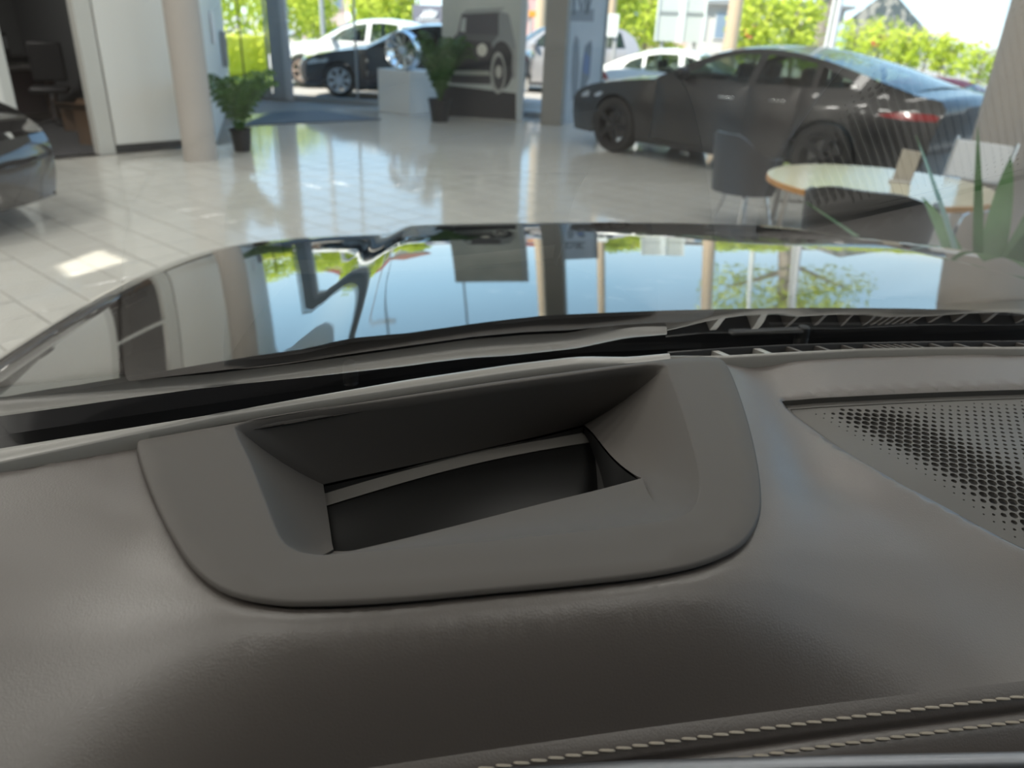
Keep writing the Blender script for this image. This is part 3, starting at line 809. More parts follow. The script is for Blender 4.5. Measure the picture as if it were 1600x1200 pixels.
MB().box((AC, -.9, .62), (1.7, 1.9, .5)).build('seat_base', MATS['cabin_dark'], host, bevel=.08)
for sx in (-1, 1):
    MB().box((AC + sx * .42, -.55, 1.05), (.52, .16, .62), rot=Matrix.Rotation(-.25, 3, 'X')).build('seat_back', MATS['cabin_dark'], host, bevel=.06)

for sx in (-1, 1):
    q = [Vector((AC + sx * (HW + .015), y, z)) for y, z in ((-.25, 1.2), (-1.9, 1.2))] + [Vector((AC + sx * HW * .84, y, z)) for y, z in ((-1.9, 1.78), (-.35, 1.78))]
    MB().quad(*q).build('rear_door_panel', MATS['cabin_dark'], host, angle=0)  # opaque closures added over the rear side openings to darken the cabin
# ------------------------------------------------------------------ the other cars
def polyf(pts): return interp([tuple(p) for p in pts])
def make_wheel(parent, c, r, side, style, tyre_m, rim_m):
    """c = hub centre in car axes (x back, y to the side, z up); side = +1 / -1."""
    w = r * 0.62
    M = Matrix.Translation(Vector(c)) @ Matrix.Rotation(-side * PI / 2, 4, 'X')
    tw = MB().lathe([(r * .70, -w * .5), (r * .90, -w * .52), (r * .985, -w * .40), (r, -w * .2), (r, w * .2), (r * .985, w * .40), (r * .90, w * .52), (r * .72, w * .5), (r * .70, w * .3), (r * .70, -w * .3)], 36, M, True)
    tyre = tw.build('wheel', tyre_m, parent, angle=40)
    n, wd, col = style
    rm = MB().lathe([(r * .72, w * .50), (r * .66, w * .47), (r * .64, w * .2), (r * .63, -w * .3)], 36, M)
    rm.lathe([(r * .735, w * .51), (r * .735, w * .44), (r * .67, w * .46), (r * .67, w * .51)], 36, M, True)
    for k in range(n):
        a = 2 * PI * k / n
        for da in ((-.10, .10) if wd < .07 else (0,)):
            p = M @ Vector((math.cos(a + da * .4) * r * .12, math.sin(a + da * .4) * r * .12, w * .40)); q = M @ Vector((math.cos(a + da) * r * .70, math.sin(a + da) * r * .70, w * .47))
            rm.beam(p, q, r * wd * 2, w * .10, up=M.to_3x3() @ Vector((0, 0, 1)))
    rim_o = rm.build('rim', rim_m, tyre, angle=35)
    MB().lathe([(0, w * .47), (r * .10, w * .47), (r * .15, w * .40), (r * .15, w * .2)], 20, M).build('hub_cap', rim_m, tyre)
    MB().lathe([(0, w * .06), (r * .50, w * .06), (r * .50, -w * .02), (0, -w * .02)], 28, M).build('brake_disc', mat('brake_disc', (0.16, 0.16, 0.16), 0.4, 0.7), tyre)
    return tyre

def make_car(label, pos, heading, P, paint, glass_m=None, rim=(10, .10), tyre_m=None, rim_m=None, roof_m=None, trim_m=None, lights=True):
    """P: profile in metres, u from the nose backwards. pos = ground point under the near front wheel's centre; heading = unit vector the nose points to."""
    glass_m = glass_m or CARGLASS; rim_m = rim_m or CHROME; roof_m = roof_m or paint; trim_m = trim_m or DARKPLASTIC
    W = P['W']; uf, ur, rt = P['uf'], P['ur'], P['rt']; L = P['L']; ra = rt + .045
    belt = polyf(P['belt']); roof = polyf(P['roof']); r0, r1 = P['roof'][0][0], P['roof'][-1][0]
    sill = P.get('sill', .20)
    x_h = Vector((heading.x, heading.y, 0)).normalized(); left = Vector((-x_h.y, x_h.x, 0))
    side_near = P['near']          # +1: left flank faces the camera, -1: right flank
    root = empty('car', (0, 0, 0))
    o = Vector((pos.x, pos.y, 0)) + x_h * uf - left * side_near * (W / 2 - rt * .33)
    root.matrix_world = Matrix(((-x_h.x, left.x, 0, o.x), (-x_h.y, left.y, 0, o.y), (0, 0, 1, pos.z), (0, 0, 0, 1)))
    # local axes: x = u (nose to tail), y = left, z = up
    tag(root, label, 'car', P.get('group'))
    def plan(u):
        k = 1.0
        if u < L * .30: k -= P.get('tf', .22) * ((L * .30 - u) / (L * .30)) ** 2.6
        if u > L * .68: k -= P.get('tr', .14) * ((u - L * .68) / (L * .32)) ** 2.4
        return k
    def hy(u, z):
        zb_ = belt(min(max(u, 0), L)); h = z - zb_
        k = plan(u) * W / 2
        zr = (min(z, zb_) - .58) / .50
        y = k * (1 - .055 * zr * zr - (.05 * max(0, zr) ** 3))
        if abs(u - uf) < ra + .1 or abs(u - ur) < ra + .1:
            y += .012
        if h > 0: y -= h * P.get('tumble', .40)
        return y
    def bottom(u):
        for c in (uf, ur):
            if abs(u - c) < ra: return max(sill, rt + math.sqrt(max(0, ra * ra - (u - c) ** 2)))
        return P['chin'](u) if 'chin' in P else sill
    def seq(a, b, n): return [a + (b - a) * i / n for i in range(n + 1)]
    def us_between(a, b):
        us = seq(a, b, max(4, int((b - a) / .05)))
        for c in (uf, ur):
            for s_ in (-1, 1):
                for e in (.0005, -.0005):
                    q = c + s_ * (ra + e)
                    if a < q < b: us.append(q)
        return sorted(set(us))
    cutsu = P['seams']; names = ['front_wing', 'front_door', 'rear_door', 'rear_wing']
    if len(cutsu) == 2: names = ['front_wing', 'front_door', 'rear_wing']
    bounds = [P['nose_u']] + cutsu + [P['tail_u']]
    for sd in (1, -1):
        for k in range(len(bounds) - 1):
            a, b = bounds[k] + (.004 if k else 0), bounds[k + 1] - (.004 if k < len(bounds) - 2 else 0)
            us = us_between(a, b)
            lo = [Vector((u, bottom(u))) for u in us]; hi = [Vector((u, belt(u))) for u in us]
            if k == 0: hi = [Vector(q) for q in P['nose']] + [h for h in hi if h.x > P['nose'][-1][0] + .01]; lo = [q for q in lo]
            if k == len(bounds) - 2: hi = [h for h in hi if h.x < P['tail'][0][0] - .01] + [Vector(q) for q in P['tail']]
            poly = lo + hi[::-1]
            v, t = area_fill(poly, grid=.11)
            pnl = MB().add([(p.x, sd * hy(p.x, p.y), p.y) for p in v], t).build(names[k], paint, root, angle=60)
            if names[k].endswith('door') and P.get('handles', True):
                hu, hz = b - .24, belt(b - .3) - .14
                MB().box((hu, sd * (hy(hu, hz) + .012), hz), (.20, .026, .028)).build('door_handle', trim_m if P.get('darkhandle') else CHROME, pnl, bevel=.008)
        # side of the cabin with window openings
        us = seq(r0, r1, 40); top = [Vector((u, max(roof(u), belt(u) + .002))) for u in us]; bot = [Vector((u, belt(u))) for u in us[1:-1]]
        poly = top + bot[::-1]
        wins = [[Vector(q) for q in w] for w in P['windows']]
        v, t = area_fill(poly, wins, grid=.14)
        MB().add([(p.x, sd * hy(p.x, p.y), p.y) for p in v], t).build('cabin_side', P.get('cabin_m', paint), root, angle=60)
        for w in wins:
            w2 = offset(w, .012); v, t = area_fill(w2, grid=.15)
            MB().add([(p.x, sd * (hy(p.x, p.y) - .010), p.y) for p in v], t).build('side_window', glass_m, root, angle=60)
        for c in (uf, ur): make_wheel(root, (c, sd * (W / 2 - rt * .33), rt), rt, sd, (rim[0], rim[1], 0), tyre_m or RUBBER, rim_m)
        # sill, mirror, lamps
        sl_ = MB(); n_ = 14
        for i in range(n_):
            a, b = lerp(uf + ra + .02, ur - ra - .02, i / n_), lerp(uf + ra + .02, ur - ra - .02, (i + 1) / n_)
            sl_.beam((a, sd * (hy(a, sill) + .005), sill + .02), (b, sd * (hy(b, sill) + .005), sill + .02), .04, .07)
        sl_.build('sill', trim_m, root)
        mu, mz = P['mirror']
        mo = MB().lathe([(0, -.10), (.05, -.085), (.075, -.02), (.075, .04), (.06, .085), (0, .095)], 14, Matrix.Translation((mu, sd * (hy(mu, mz) + .13), mz + .03)) @ Matrix.Rotation(PI / 2, 4, 'X') @ Matrix.Diagonal((1.0, .95, 1.0, 1)))
        mo.beam((mu, sd * (hy(mu, mz) - .02), mz - .02), (mu, sd * (hy(mu, mz) + .10), mz), .03, .06)
        mo.build('door_mirror', P.get('mirror_m', trim_m), root)
        if lights:
            for nm, poly, m_ in (('headlamp', P['headlamp'], LAMP_CLEAR), ('tail_lamp', P['taillamp'], LAMP_RED)):
                pts = [Vector(q) for q in poly]; v, t = area_fill(pts, grid=.06)
                MB().add([(p.x, sd * (hy(p.x, p.y) + .006), p.y) for p in v], t).build(nm, m_, root, angle=60)
    # skins across the car
    def across(pts, name, m_, crown, bow=0.0, nv=8, inset=0.0):
        pts = [Vector(p) for p in pts]
        def fn(t_, s_):
            k = t_ * (len(pts) - 1); i = min(int(k), len(pts) - 2); q = lerp(pts[i], pts[i + 1], k - i); y = 2 * s_ - 1
            b_ = bow(t_) if callable(bow) else bow
            return Vector((q.x + b_ * (1 - y * y), y * (hy(q.x, q.y) - inset), q.y + crown * (1 - y * y)))
        return MB().grid(fn, (len(pts) - 1) * 2, nv).build(name, m_, root, angle=50)
    nose = [(P['nose'][0][0] + .02, sill)] + list(P['nose'])
    across(nose, 'nose', paint, 0.0, -.16, 10)
    hood_pts = [tuple(P['nose'][-1])] + [(u, belt(u)) for u in seq(P['nose'][-1][0] + .08, P['cowl'], 14)]
    across(hood_pts, 'bonnet', paint, .055, lambda t_: -.16 * max(0, 1 - t_ * 4) ** 2, 10)
    wsh = [(u, roof(u)) for u in seq(r0, P['ws1'], 6)]
    across(wsh, 'windscreen', glass_m, .06, -.12, 8, .03)
    across([(u, roof(u)) for u in seq(P['ws1'], P['rw0'], 10)], 'roof', roof_m, .045, lambda t_: -.12 * (1 - t_) ** 3, 10)
    across([(u, roof(u)) for u in seq(P['rw0'], P['rw1'], 8)], 'rear_window', P.get('rear_m', glass_m), .045, 0.0, 8, .02)
    deck = [(u, max(roof(u), belt(u)) if u <= r1 else belt(u)) for u in seq(P['rw1'], P['tail'][0][0], 4)] + [tuple(q) for q in P['tail']] + [(P['tail'][-1][0] - .03, sill)]
    across(deck, 'tail', paint, .03, lambda t_: .10 * sstep(t_, .2, .6), 10)
    if P.get('cowl') < r0 + .3:
        pass
    MB().box(((uf + ur) / 2, 0, sill + .03), (L * .86, W * .80, .05)).build('underbody', DARKPLASTIC, root)
    # seats
    if P.get('seats', True):
        sm = mat('car_seat', (0.03, 0.03, 0.032), 0.6)
        for su in P['seat_u']:
            for sy in (-.36, .36):
                MB().box((su, sy, .78), (.16, .46, .56), rot=Matrix.Rotation(.22, 3, 'Y')).build('seat', sm, root, bevel=.05)
                MB().box((su + .10, sy, 1.14), (.09, .26, .17), rot=Matrix.Rotation(.15, 3, 'Y')).build('head_rest', sm, root, bevel=.03)
    return root

COUPE = dict(L=5.02, W=1.94, uf=.92, ur=3.90, rt=.355, near=1, sill=.21,
    belt=[(0, .62), (.12, .74), (.4, .835), (.8, .905), (1.3, .965), (1.7, 1.005), (2.2, 1.00), (2.8, 1.005), (3.4, 1.03), (3.9, 1.06), (4.3, 1.075), (4.7, 1.06), (4.9, 1.03), (5.02, .95)],
    roof=[(1.50, .99), (1.75, 1.10), (2.0, 1.215), (2.3, 1.325), (2.55, 1.38), (2.8, 1.405), (3.1, 1.405), (3.4, 1.375), (3.7, 1.32), (4.0, 1.25), (4.3, 1.165), (4.55, 1.10), (4.66, 1.07)],
    nose=[(.05, .24), (.01, .40), (.0, .52), (.02, .64), (.08, .72)], tail=[(4.86, 1.045), (4.96, 1.02), (5.02, .95), (5.0, .82), (4.96, .65), (4.97, .50), (4.90, .32)],
    nose_u=.05, tail_u=4.90, seams=[1.55, 2.86, 3.52], cowl=1.62, ws1=2.42, rw0=3.55, rw1=4.66,
    windows=[[(1.90, 1.045), (2.82, 1.035), (2.88, 1.345), (2.62, 1.335), (2.36, 1.27), (2.12, 1.165)], [(2.93, 1.035), (3.62, 1.055), (3.60, 1.285), (3.35, 1.325), (2.98, 1.347)], [(3.68, 1.06), (4.12, 1.085), (4.02, 1.15), (3.68, 1.26)]],
    mirror=(1.98, 1.06), headlamp=[(.22, .66), (.62, .70), (.70, .76), (.34, .745), (.24, .70)], taillamp=[(4.40, .855), (4.60, .895), (4.90, .900), (4.985, .885), (4.97, .835), (4.70, .825), (4.48, .835)],
    seat_u=[2.35, 3.2], tumble=.42, darkhandle=False)
cf, cr = at(960, 237), at(1293, 298)
hd_ = (cf - cr).normalized()
coupe = make_car('large dark grey four-door fastback car parked in the showroom behind the table', cf, hd_, COUPE, PAINT_GREY, CARGLASS, (5, .06), rim_m=mat('rim_black', (0.022, 0.022, 0.024), 0.35, 0.5))
coupe.name = 'fastback_car'

SEDAN = dict(L=4.75, W=1.82, uf=.86, ur=3.68, rt=.325, near=1, sill=.20,
    belt=[(0, .58), (.12, .70), (.4, .80), (.8, .88), (1.3, .945), (1.7, .965), (2.3, .96), (3.0, .97), (3.6, 1.0), (4.1, 1.03), (4.5, 1.02), (4.75, .90)],
    roof=[(1.45, .955), (1.75, 1.10), (2.05, 1.24), (2.35, 1.35), (2.6, 1.405), (2.9, 1.425), (3.2, 1.41), (3.5, 1.36), (3.8, 1.27), (4.1, 1.14), (4.3, 1.06)],
    nose=[(.06, .24), (.01, .38), (.0, .50), (.02, .60), (.08, .68)], tail=[(4.52, 1.015), (4.68, .99), (4.75, .90), (4.73, .75), (4.70, .50), (4.64, .30)],
    nose_u=.06, tail_u=4.64, seams=[1.45, 2.55, 3.40], cowl=1.56, ws1=2.30, rw0=3.45, rw1=4.28,
    windows=[[(1.80, 1.0), (2.52, .995), (2.56, 1.345), (2.35, 1.30), (2.08, 1.19)], [(2.63, .995), (3.35, 1.02), (3.35, 1.315), (3.05, 1.365), (2.68, 1.365)], [(3.42, 1.03), (3.85, 1.06), (3.70, 1.20), (3.42, 1.295)]],
    mirror=(1.86, 1.03), headlamp=[(.18, .60), (.60, .66), (.66, .73), (.30, .71), (.20, .66)], taillamp=[(4.25, .80), (4.70, .84), (4.72, .92), (4.40, .95)],
    seat_u=[2.2, 3.0], tumble=.42)
def variant(base, **kw):
    d = dict(base); d.update(kw); return d
bs = make_car('black saloon car parked outside behind the white plinth', at(533, 151), Vector((-.93, .05, 0)), SEDAN, PAINT_BLACK, CARGLASS_DARK, (7, .055), rim_m=mat('rim_silver', (0.55, 0.60, 0.66), 0.3, 0.4)); bs.name = 'saloon_car'
wc = at(476, 133)
HATCH = variant(SEDAN, L=4.3, ur=3.45, roof=[(1.2, .955), (1.5, 1.12), (1.8, 1.27), (2.1, 1.38), (2.4, 1.44), (2.8, 1.46), (3.2, 1.43), (3.6, 1.36), (3.95, 1.20), (4.15, 1.05)],
    belt=[(0, .60), (.12, .74), (.4, .85), (.8, .92), (1.2, .955), (2.3, .97), (3.0, .99), (3.6, 1.02), (4.0, 1.03), (4.3, .90)], tail=[(4.10, 1.03), (4.22, 1.0), (4.30, .90), (4.28, .70), (4.22, .5), (4.18, .3)], tail_u=4.18,
    cowl=1.3, seams=[1.30, 2.40, 3.10], ws1=2.05, rw0=3.55, rw1=4.12, windows=[[(1.50, 1.0), (2.36, .995), (2.40, 1.385), (2.15, 1.345), (1.82, 1.22)], [(2.46, .995), (3.10, 1.02), (3.12, 1.38), (2.8, 1.405), (2.50, 1.395)], [(3.20, 1.03), (3.70, 1.05), (3.50, 1.30), (3.20, 1.36)]],
    mirror=(1.60, 1.03), taillamp=[(4.0, .80), (4.22, .84), (4.25, .95), (4.05, .98)], seat_u=[2.0, 2.8], mirror_m=PAINT_WHITE)
w_ = make_car('white compact car parked outside behind the black saloon', wc, Vector((-.93, .05, 0)), HATCH, PAINT_WHITE, CARGLASS, (6, .07), rim_m=mat('rim_copper', (0.40, 0.30, 0.24), 0.4, 0.3)); w_.name = 'hatchback_car'
SUV = variant(HATCH, W=1.86, rt=.35, roof=[(1.2, 1.02), (1.5, 1.24), (1.8, 1.44), (2.1, 1.54), (2.4, 1.58), (2.8, 1.60), (3.4, 1.58), (3.8, 1.52), (4.05, 1.36), (4.2, 1.10)],
    belt=[(0, .75), (.12, .86), (.4, .95), (.8, 1.0), (1.2, 1.02), (2.3, 1.03), (3.0, 1.05), (3.6, 1.07), (4.0, 1.08), (4.3, .95)], tail=[(4.14, 1.07), (4.24, 1.05), (4.30, .95), (4.28, .75), (4.22, .5), (4.18, .3)],
    windows=[[(1.50, 1.07), (2.36, 1.06), (2.40, 1.52), (2.15, 1.49), (1.84, 1.38)], [(2.46, 1.06), (3.10, 1.08), (3.12, 1.53), (2.8, 1.545), (2.50, 1.535)], [(3.20, 1.09), (3.85, 1.11), (3.72, 1.46), (3.20, 1.52)]], mirror=(1.60, 1.10), mirror_m=PAINT_SILVER)
sv = make_car('silver-grey estate car outside, seen in the gap beside the square pillar', far(790, 20.8, -.06), Vector((-.97, .05, 0)), SUV, PAINT_SILVER, CARGLASS, (8, .06)); sv.name = 'estate_car'
wco = make_car('white low coupe outside beyond the nose of the dark fastback, red tail lamp', far(1214, 17.6, -.30), Vector((.93, -.30, 0)), variant(SEDAN, near=-1, L=4.55, tail=[(4.40, 1.02), (4.50, .99), (4.55, .90), (4.53, .75), (4.50, .50), (4.44, .30)], tail_u=4.44, taillamp=[(4.1, .80), (4.48, .84), (4.52, .92), (4.2, .95)], mirror_m=PAINT_WHITE), PAINT_WHITE, CARGLASS, (6, .07)); wco.name = 'coupe_car'
cab = make_car('white open-top car with red cloth roof outside by the right column', far(1685, 17.0, -.56), Vector((.8, -.6, 0)), variant(SEDAN, near=-1, cabin_m=PAINT_RED, mirror_m=PAINT_WHITE, windows=[[(1.80, 1.0), (2.62, .995), (2.66, 1.335), (2.35, 1.29), (2.08, 1.19)], [(2.75, 1.0), (3.35, 1.02), (3.25, 1.22), (2.78, 1.28)]], rear_m=PAINT_RED, seams=[1.45, 2.70]), PAINT_WHITE, CARGLASS, (6, .07), roof_m=PAINT_RED); cab.name = 'convertible_car'
# black car whose front corner reaches in at the left edge
blk = make_car('shiny black car cut off by the left picture edge in front of the office', at(-345, 395), Vector((.80, -.28, 0)), variant(SEDAN, near=-1), mat('black_gloss', (0.006, 0.006, 0.007), 0.04, coat=1.0), CARGLASS_DARK, (7, .06)); blk.name = 'parked_car'
# ------------------------------------------------------------------ furniture and plants in the showroom
def ray_plane(px, py, p0, n):
    r = ray(px, py); return EYE + r * ((p0 - EYE).dot(n) / r.dot(n))
WOODEDGE = mat('wood_edge', (0.50, 0.24, 0.06), 0.4); TABLETOP = mat('table_top', (0.72, 0.68, 0.50), 0.13, spec=0.6)
BEIGEMETAL = mat('beige_frame', (0.46, 0.43, 0.40), 0.4, 0.3); DARKSHELL = mat('dark_shell', (0.022, 0.022, 0.024), 0.45)
tc_ = Vector((2.32, 5.10, 0)); TR = .70
tb_ = empty('round_table', tc_); tag(tb_, 'round pale table with orange wooden edge in front of the dark fastback', 'table')
MB().lathe([(0, .735), (TR - .006, .735), (TR - .006, .722), (0, .722)], 48).build('table_top', TABLETOP, tb_)
MB().lathe([(TR - .006, .734), (TR, .730), (TR, .700), (TR - .02, .695), (TR - .05, .700), (TR - .05, .721)], 48).build('table_edge', WOODEDGE, tb_)
MB().lathe([(.035, .70), (.035, .04)], 20).build('pedestal', CHROME, tb_)
MB().lathe([(0, .05), (.06, .045), (.30, .02), (.31, 0)], 36).build('foot', mat('table_foot', (0.7, 0.7, 0.7), 0.35), tb_)
def tub_chair(p, face, label, top_=.86, arm=.64, m=None):
    e = empty('tub_chair', p, math.atan2(face.y, face.x)); tag(e, label, 'chair')
    def shell(r_, dz):
        def fn(u, s):
            a = lerp(PI * .42, 2 * PI - PI * .42, u); k = (1 - math.cos((u) * 2 * PI)) / 2
            h = lerp(.30, lerp(arm, top_, sstep(k, .1, .9)) + dz, s); rr = r_ * (1 + .16 * s)
            return Vector((rr * math.cos(a) - .02, rr * math.sin(a), h))
        return fn
    b = MB().grid(shell(.29, 0), 26, 8); b.grid(shell(.255, 0), 26, 8)
    n = 26
    i0, i1 = len(b.v) // 2 - 27, len(b.v) - 27
    b.add([], []); b.f += [(i0 + k, i0 + k + 1, i1 + k + 1, i1 + k) for k in range(26)]
    b.f += [(j * 27, (j + 1) * 27, len(b.v) // 2 + (j + 1) * 27, len(b.v) // 2 + j * 27) for j in range(8)] + [(j * 27 + 26, (j + 1) * 27 + 26, len(b.v) // 2 + (j + 1) * 27 + 26, len(b.v) // 2 + j * 27 + 26) for j in range(8)]
    b.build('back_shell', m or DARKSHELL, e, angle=50)
    MB().lathe([(0, .44), (.22, .44), (.26, .42), (.265, .36), (.24, .30), (0, .30)], 28).build('seat', m or DARKSHELL, e)
    for k in range(4):
        a = PI / 4 + k * PI / 2
        MB().tube([(.16 * math.cos(a), .16 * math.sin(a), .31), (.25 * math.cos(a), .25 * math.sin(a), 0)], .014).build('leg', CHROME, e)
    return e
tub_chair(Vector((2.02, 6.98, 0)), Vector((.75, .35, 0)), 'dark tub chair standing behind the round table, nearest the dark fastback', .80, .62)
_np = Vector((1.86, 4.12, 0)); tub_chair(_np, Vector((.5, .85, 0)), 'dark tub chair pushed up to the near side of the round table', hgt(1345, 281, _np), hgt(1300, 300, _np))
# low stool with a pale frame
fc = Vector((2.56, 6.90, 0)); e = empty('stool', fc, math.radians(-8)); tag(e, 'low stool with pale curved seat between the tub chair and the round table', 'stool')
MB().grid(lambda u, s_: Vector((-.25 + .5 * u, -.21 + .42 * s_, .44 - .05 * (2 * u - 1) ** 4)), 14, 4).build('seat', BEIGEMETAL, e)
MB().grid(lambda u, s_: Vector((-.24 + .48 * u, -.20 + .40 * s_, .385 - .05 * (2 * u - 1) ** 4)), 14, 4).build('seat_underside', BEIGEMETAL, e)
MB().tube([(-.235, -.2, .40), (.235, -.2, .40)], .03, 10).build('front_rail', BEIGEMETAL, e)
for sx in (-1, 1):
    for sy in (-1, 1): MB().tube([(sx * .25, sy * .19, 0), (sx * .225, sy * .185, .41)], .022, 9).build('leg', BEIGEMETAL, e)
MB().tube([(-.24, .185, .2), (.24, .185, .2)], .014, 8).build('stretcher', BEIGEMETAL, e)
# chrome tube chair at the right of the table
fc = Vector((3.25, 5.90, 0)); e = empty('cantilever_chair', fc, math.radians(-55)); tag(e, 'chrome tube chair with white seat between the round table and thick column', 'chair')
for sx in (-1, 1):
    MB().tube(smoothpts([Vector(q) for q in ((sx * .22, .22, .015), (sx * .22, -.22, .015), (sx * .22, -.24, .10), (sx * .22, -.22, .44), (sx * .22, .18, .45), (sx * .22, .22, .52), (sx * .22, .30, .92))], 4), .012, 8).build('frame_tube', CHROME, e)
MB().tube([(-.22, .22, .015), (.22, .22, .015)], .012, 8).build('cross_tube', CHROME, e)
MB().box((0, -.02, .475), (.42, .42, .05)).build('seat', mat('seat_white', (0.7, 0.74, 0.78), 0.4), e, bevel=.02)
MB().box((0, .27, .76), (.42, .035, .28), rot=Matrix.Rotation(-.2, 3, 'X')).build('backrest', MATS['seat_white'], e, bevel=.015)
# things on the table
q = at(1405, 285, .735); e = empty('card_stand', (q.x, q.y, .735), math.radians(-20)); tag(e, 'upright beige card stand on the round table', 'card stand')
MB().box((.02, 0, .105), (.115, .012, .20), rot=Matrix.Rotation(.10, 3, 'Y')).build('card', mat('card_beige', (0.46, 0.42, 0.36), 0.6), e, bevel=.002)
MB().box((0, -.01, .008), (.13, .06, .016)).build('foot', mat('card_foot', (0.58, 0.56, 0.53), 0.5), e, bevel=.004)
# ---- plants
LEAF = mat('leaf_green', (0.045, 0.115, 0.030), 0.45, noise=(9, (0.085, 0.17, 0.045), .35, .7)); LEAF2 = mat('leaf_dark', (0.03, 0.085, 0.02), 0.5, noise=(7, (0.07, 0.13, 0.04), .35, .7))
BLADE = mat('blade_green', (0.055, 0.16, 0.045), 0.38, noise=(5, (0.11, 0.24, 0.09), .4, .65)); POT = mat('pot_black', (0.012, 0.012, 0.013), 0.5); SOIL = mat('soil', (0.02, 0.014, 0.01), 0.9)
def pot(e, r, h, m=POT):
    MB().lathe([(r * .72, 0), (r, h), (r * 1.04, h), (r * 1.04, h - .02), (r * .95, h - .03), (r * .9, h - .03)], 28).build('pot', m, e)
    MB().lathe([(0, h - .035), (r * .92, h - .035)], 20).build('soil', SOIL, e)
def frond(e, base, az, length, rise, droop, leaf, m, n=15):
    d = Vector((math.cos(az), math.sin(az), 0)); path = []
    for i in range(n + 1):
        t = i / n; path.append(base + d * (length * (t * .75)) + Vector((0, 0, rise * math.sin(min(1, t * .9) * PI * .55) - droop * t ** 2.4)))
    b = MB().tube(path, [.007 * (1 - .8 * i / n) for i in range(n + 1)], 5)
    for i in range(2, n + 1):
        p = path[i]; tan = (path[i] - path[i - 1]).normalized(); sd_ = tan.cross(Vector((0, 0, 1))).normalized(); L = leaf * math.sin(PI * (.15 + .8 * i / n)) 
        for s_ in (-1, 1):
            w = .017; tip = p + sd_ * s_ * L * .8 + tan * L * .55 - Vector((0, 0, L * .35)); mid = p + sd_ * s_ * L * .42 + tan * L * .28 + Vector((0, 0, L * .04))
            b.add([p - tan * w * .4, p + tan * w * .4, mid + tan * w, tip, mid - tan * w], [(0, 1, 2, 4), (4, 2, 3)])
    b.build('frond', m, e, angle=0, fix=False)
def palm(p, r, h, n, length, rise, label, m):
    e = empty('potted_palm', (p.x, p.y, 0)); tag(e, label, 'potted plant'); pot(e, r, h)
    for k in range(n):
        a = 2 * PI * k / n * 2.4 + random.uniform(-.3, .3); q = random.uniform(.6, 1.0)
        frond(e, Vector((random.uniform(-.03, .03), random.uniform(-.03, .03), h - .03)), a, length * (1.25 - .6 * q), rise * (.45 + .7 * q), .30 * rise * (1.4 - q), .20, m)
    return e
palm(at(379, 236), .13, .27, 22, .88, .68, 'potted palm with thin arching fronds beside the round column', LEAF)
palm(at(687, 190), .19, .36, 30, .95, 1.0, 'bushy potted palm between the white plinth and car poster board', LEAF2)
# spiky plant by the thick column
pp = far(1592, 3.5, 0, 300); e = empty('spiky_plant', pp); tag(e, 'spiky plant with long blade leaves in front of the thick column', 'potted plant')
pot(e, .20, .58, mat('pot_grey', (0.12, 0.12, 0.12), 0.5))
random.seed(21)
specs = [(2.75, 30, .62, .012), (0.45, 70, .66, .0), (2.5, 62, .62, .03), (3.3, 40, .60, .10), (3.5, 20, .56, .14), (2.9, 12, .50, .16), (3.9, 30, .60, .12), (1.2, 65, .58, .05), (0.2, 35, .6, .1), (5.0, 45, .55, .12), (5.6, 30, .55, .12), (4.4, 22, .52, .12), (3.05, 75, .60, .02), (1.8, 50, .55, .08), (2.2, 25, .5, .14), (4.7, 70, .5, .04), (6.0, 60, .55, .06)]
for az, elv, L, dr in specs:
    L *= 1.38
    d = Vector((math.cos(az), math.sin(az), 0)); n = 12; b = MB(); vs = []
    for i in range(n + 1):
        t = i / n; w = .048 * math.sin(PI * min(1, .18 + .82 * t)) ** .8 * (1 if t < .98 else .2)
        p = d * (L * t * math.cos(math.radians(elv))) + Vector((0, 0,   .56 + L * t * math.sin(math.radians(elv)) - dr * 2.2 * t * t)); sd_ = Vector((-d.y, d.x, 0))
        vs += [p - sd_ * w, p + Vector((0, 0, -.006)), p + sd_ * w]
    b.add(vs, [(i * 3 + j, i * 3 + j + 1, i * 3 + j + 4, i * 3 + j + 3) for i in range(n) for j in (0, 1)])
    b.build('blade_leaf', BLADE, e, angle=60, fix=False)
# ---- plinth with a chrome wheel rim
pq = at(640, 180); hp = hgt(642, 112, pq)
e = MB().box((0, .0, hp / 2), (.80, .72, hp)).build('display_plinth', mat('plinth_white', (0.62, 0.63, 0.62), 0.5), bevel=.008)
e.rotation_euler = (0, 0, math.radians(-38)); cx = Vector((.40 * math.cos(math.radians(-38)) + -.36 * -math.sin(math.radians(-38)), .40 * math.sin(math.radians(-38)) - .36 * math.cos(math.radians(-38)), 0))
pcen = Vector((pq.x, pq.y, 0)) - cx; e.location = pcen; tag(e, 'white display plinth carrying a chrome wheel rim', 'plinth')
e = empty('wheel_rim', (pcen.x - .05, pcen.y - .12, hp + .315), math.radians(-25)); tag(e, 'polished multi-spoke wheel rim standing on the white plinth', 'wheel rim')
M = Matrix.Rotation(PI / 2, 4, 'X'); R_ = .315
MB().lathe([(R_, -.10), (R_ * .97, -.09), (R_ * .93, 0), (R_ * .95, .09), (R_, .11), (R_ * .99, .12), (R_ * .90, .10), (R_ * .88, 0), (R_ * .90, -.10)], 40, M, True).build('barrel', CHROME, e)
for k in range(10):
    b = MB()
    for da in (-.09, .09):
        a = 2 * PI * k / 10
        b.beam(M @ Vector((math.cos(a) * .05, math.sin(a) * .05, .05)), M @ Vector((math.cos(a + da) * R_ * .92, math.sin(a + da) * R_ * .92, .09)), .016, .022, up=Vector((0, -1, 0)))
    b.build('spoke', mat('rim_bronze', (0.62, 0.50, 0.38), 0.2, 0.9), e)
MB().lathe([(0, .075), (.05, .07), (.06, .05), (.06, 0)], 20, M).build('hub', CHROME, e)
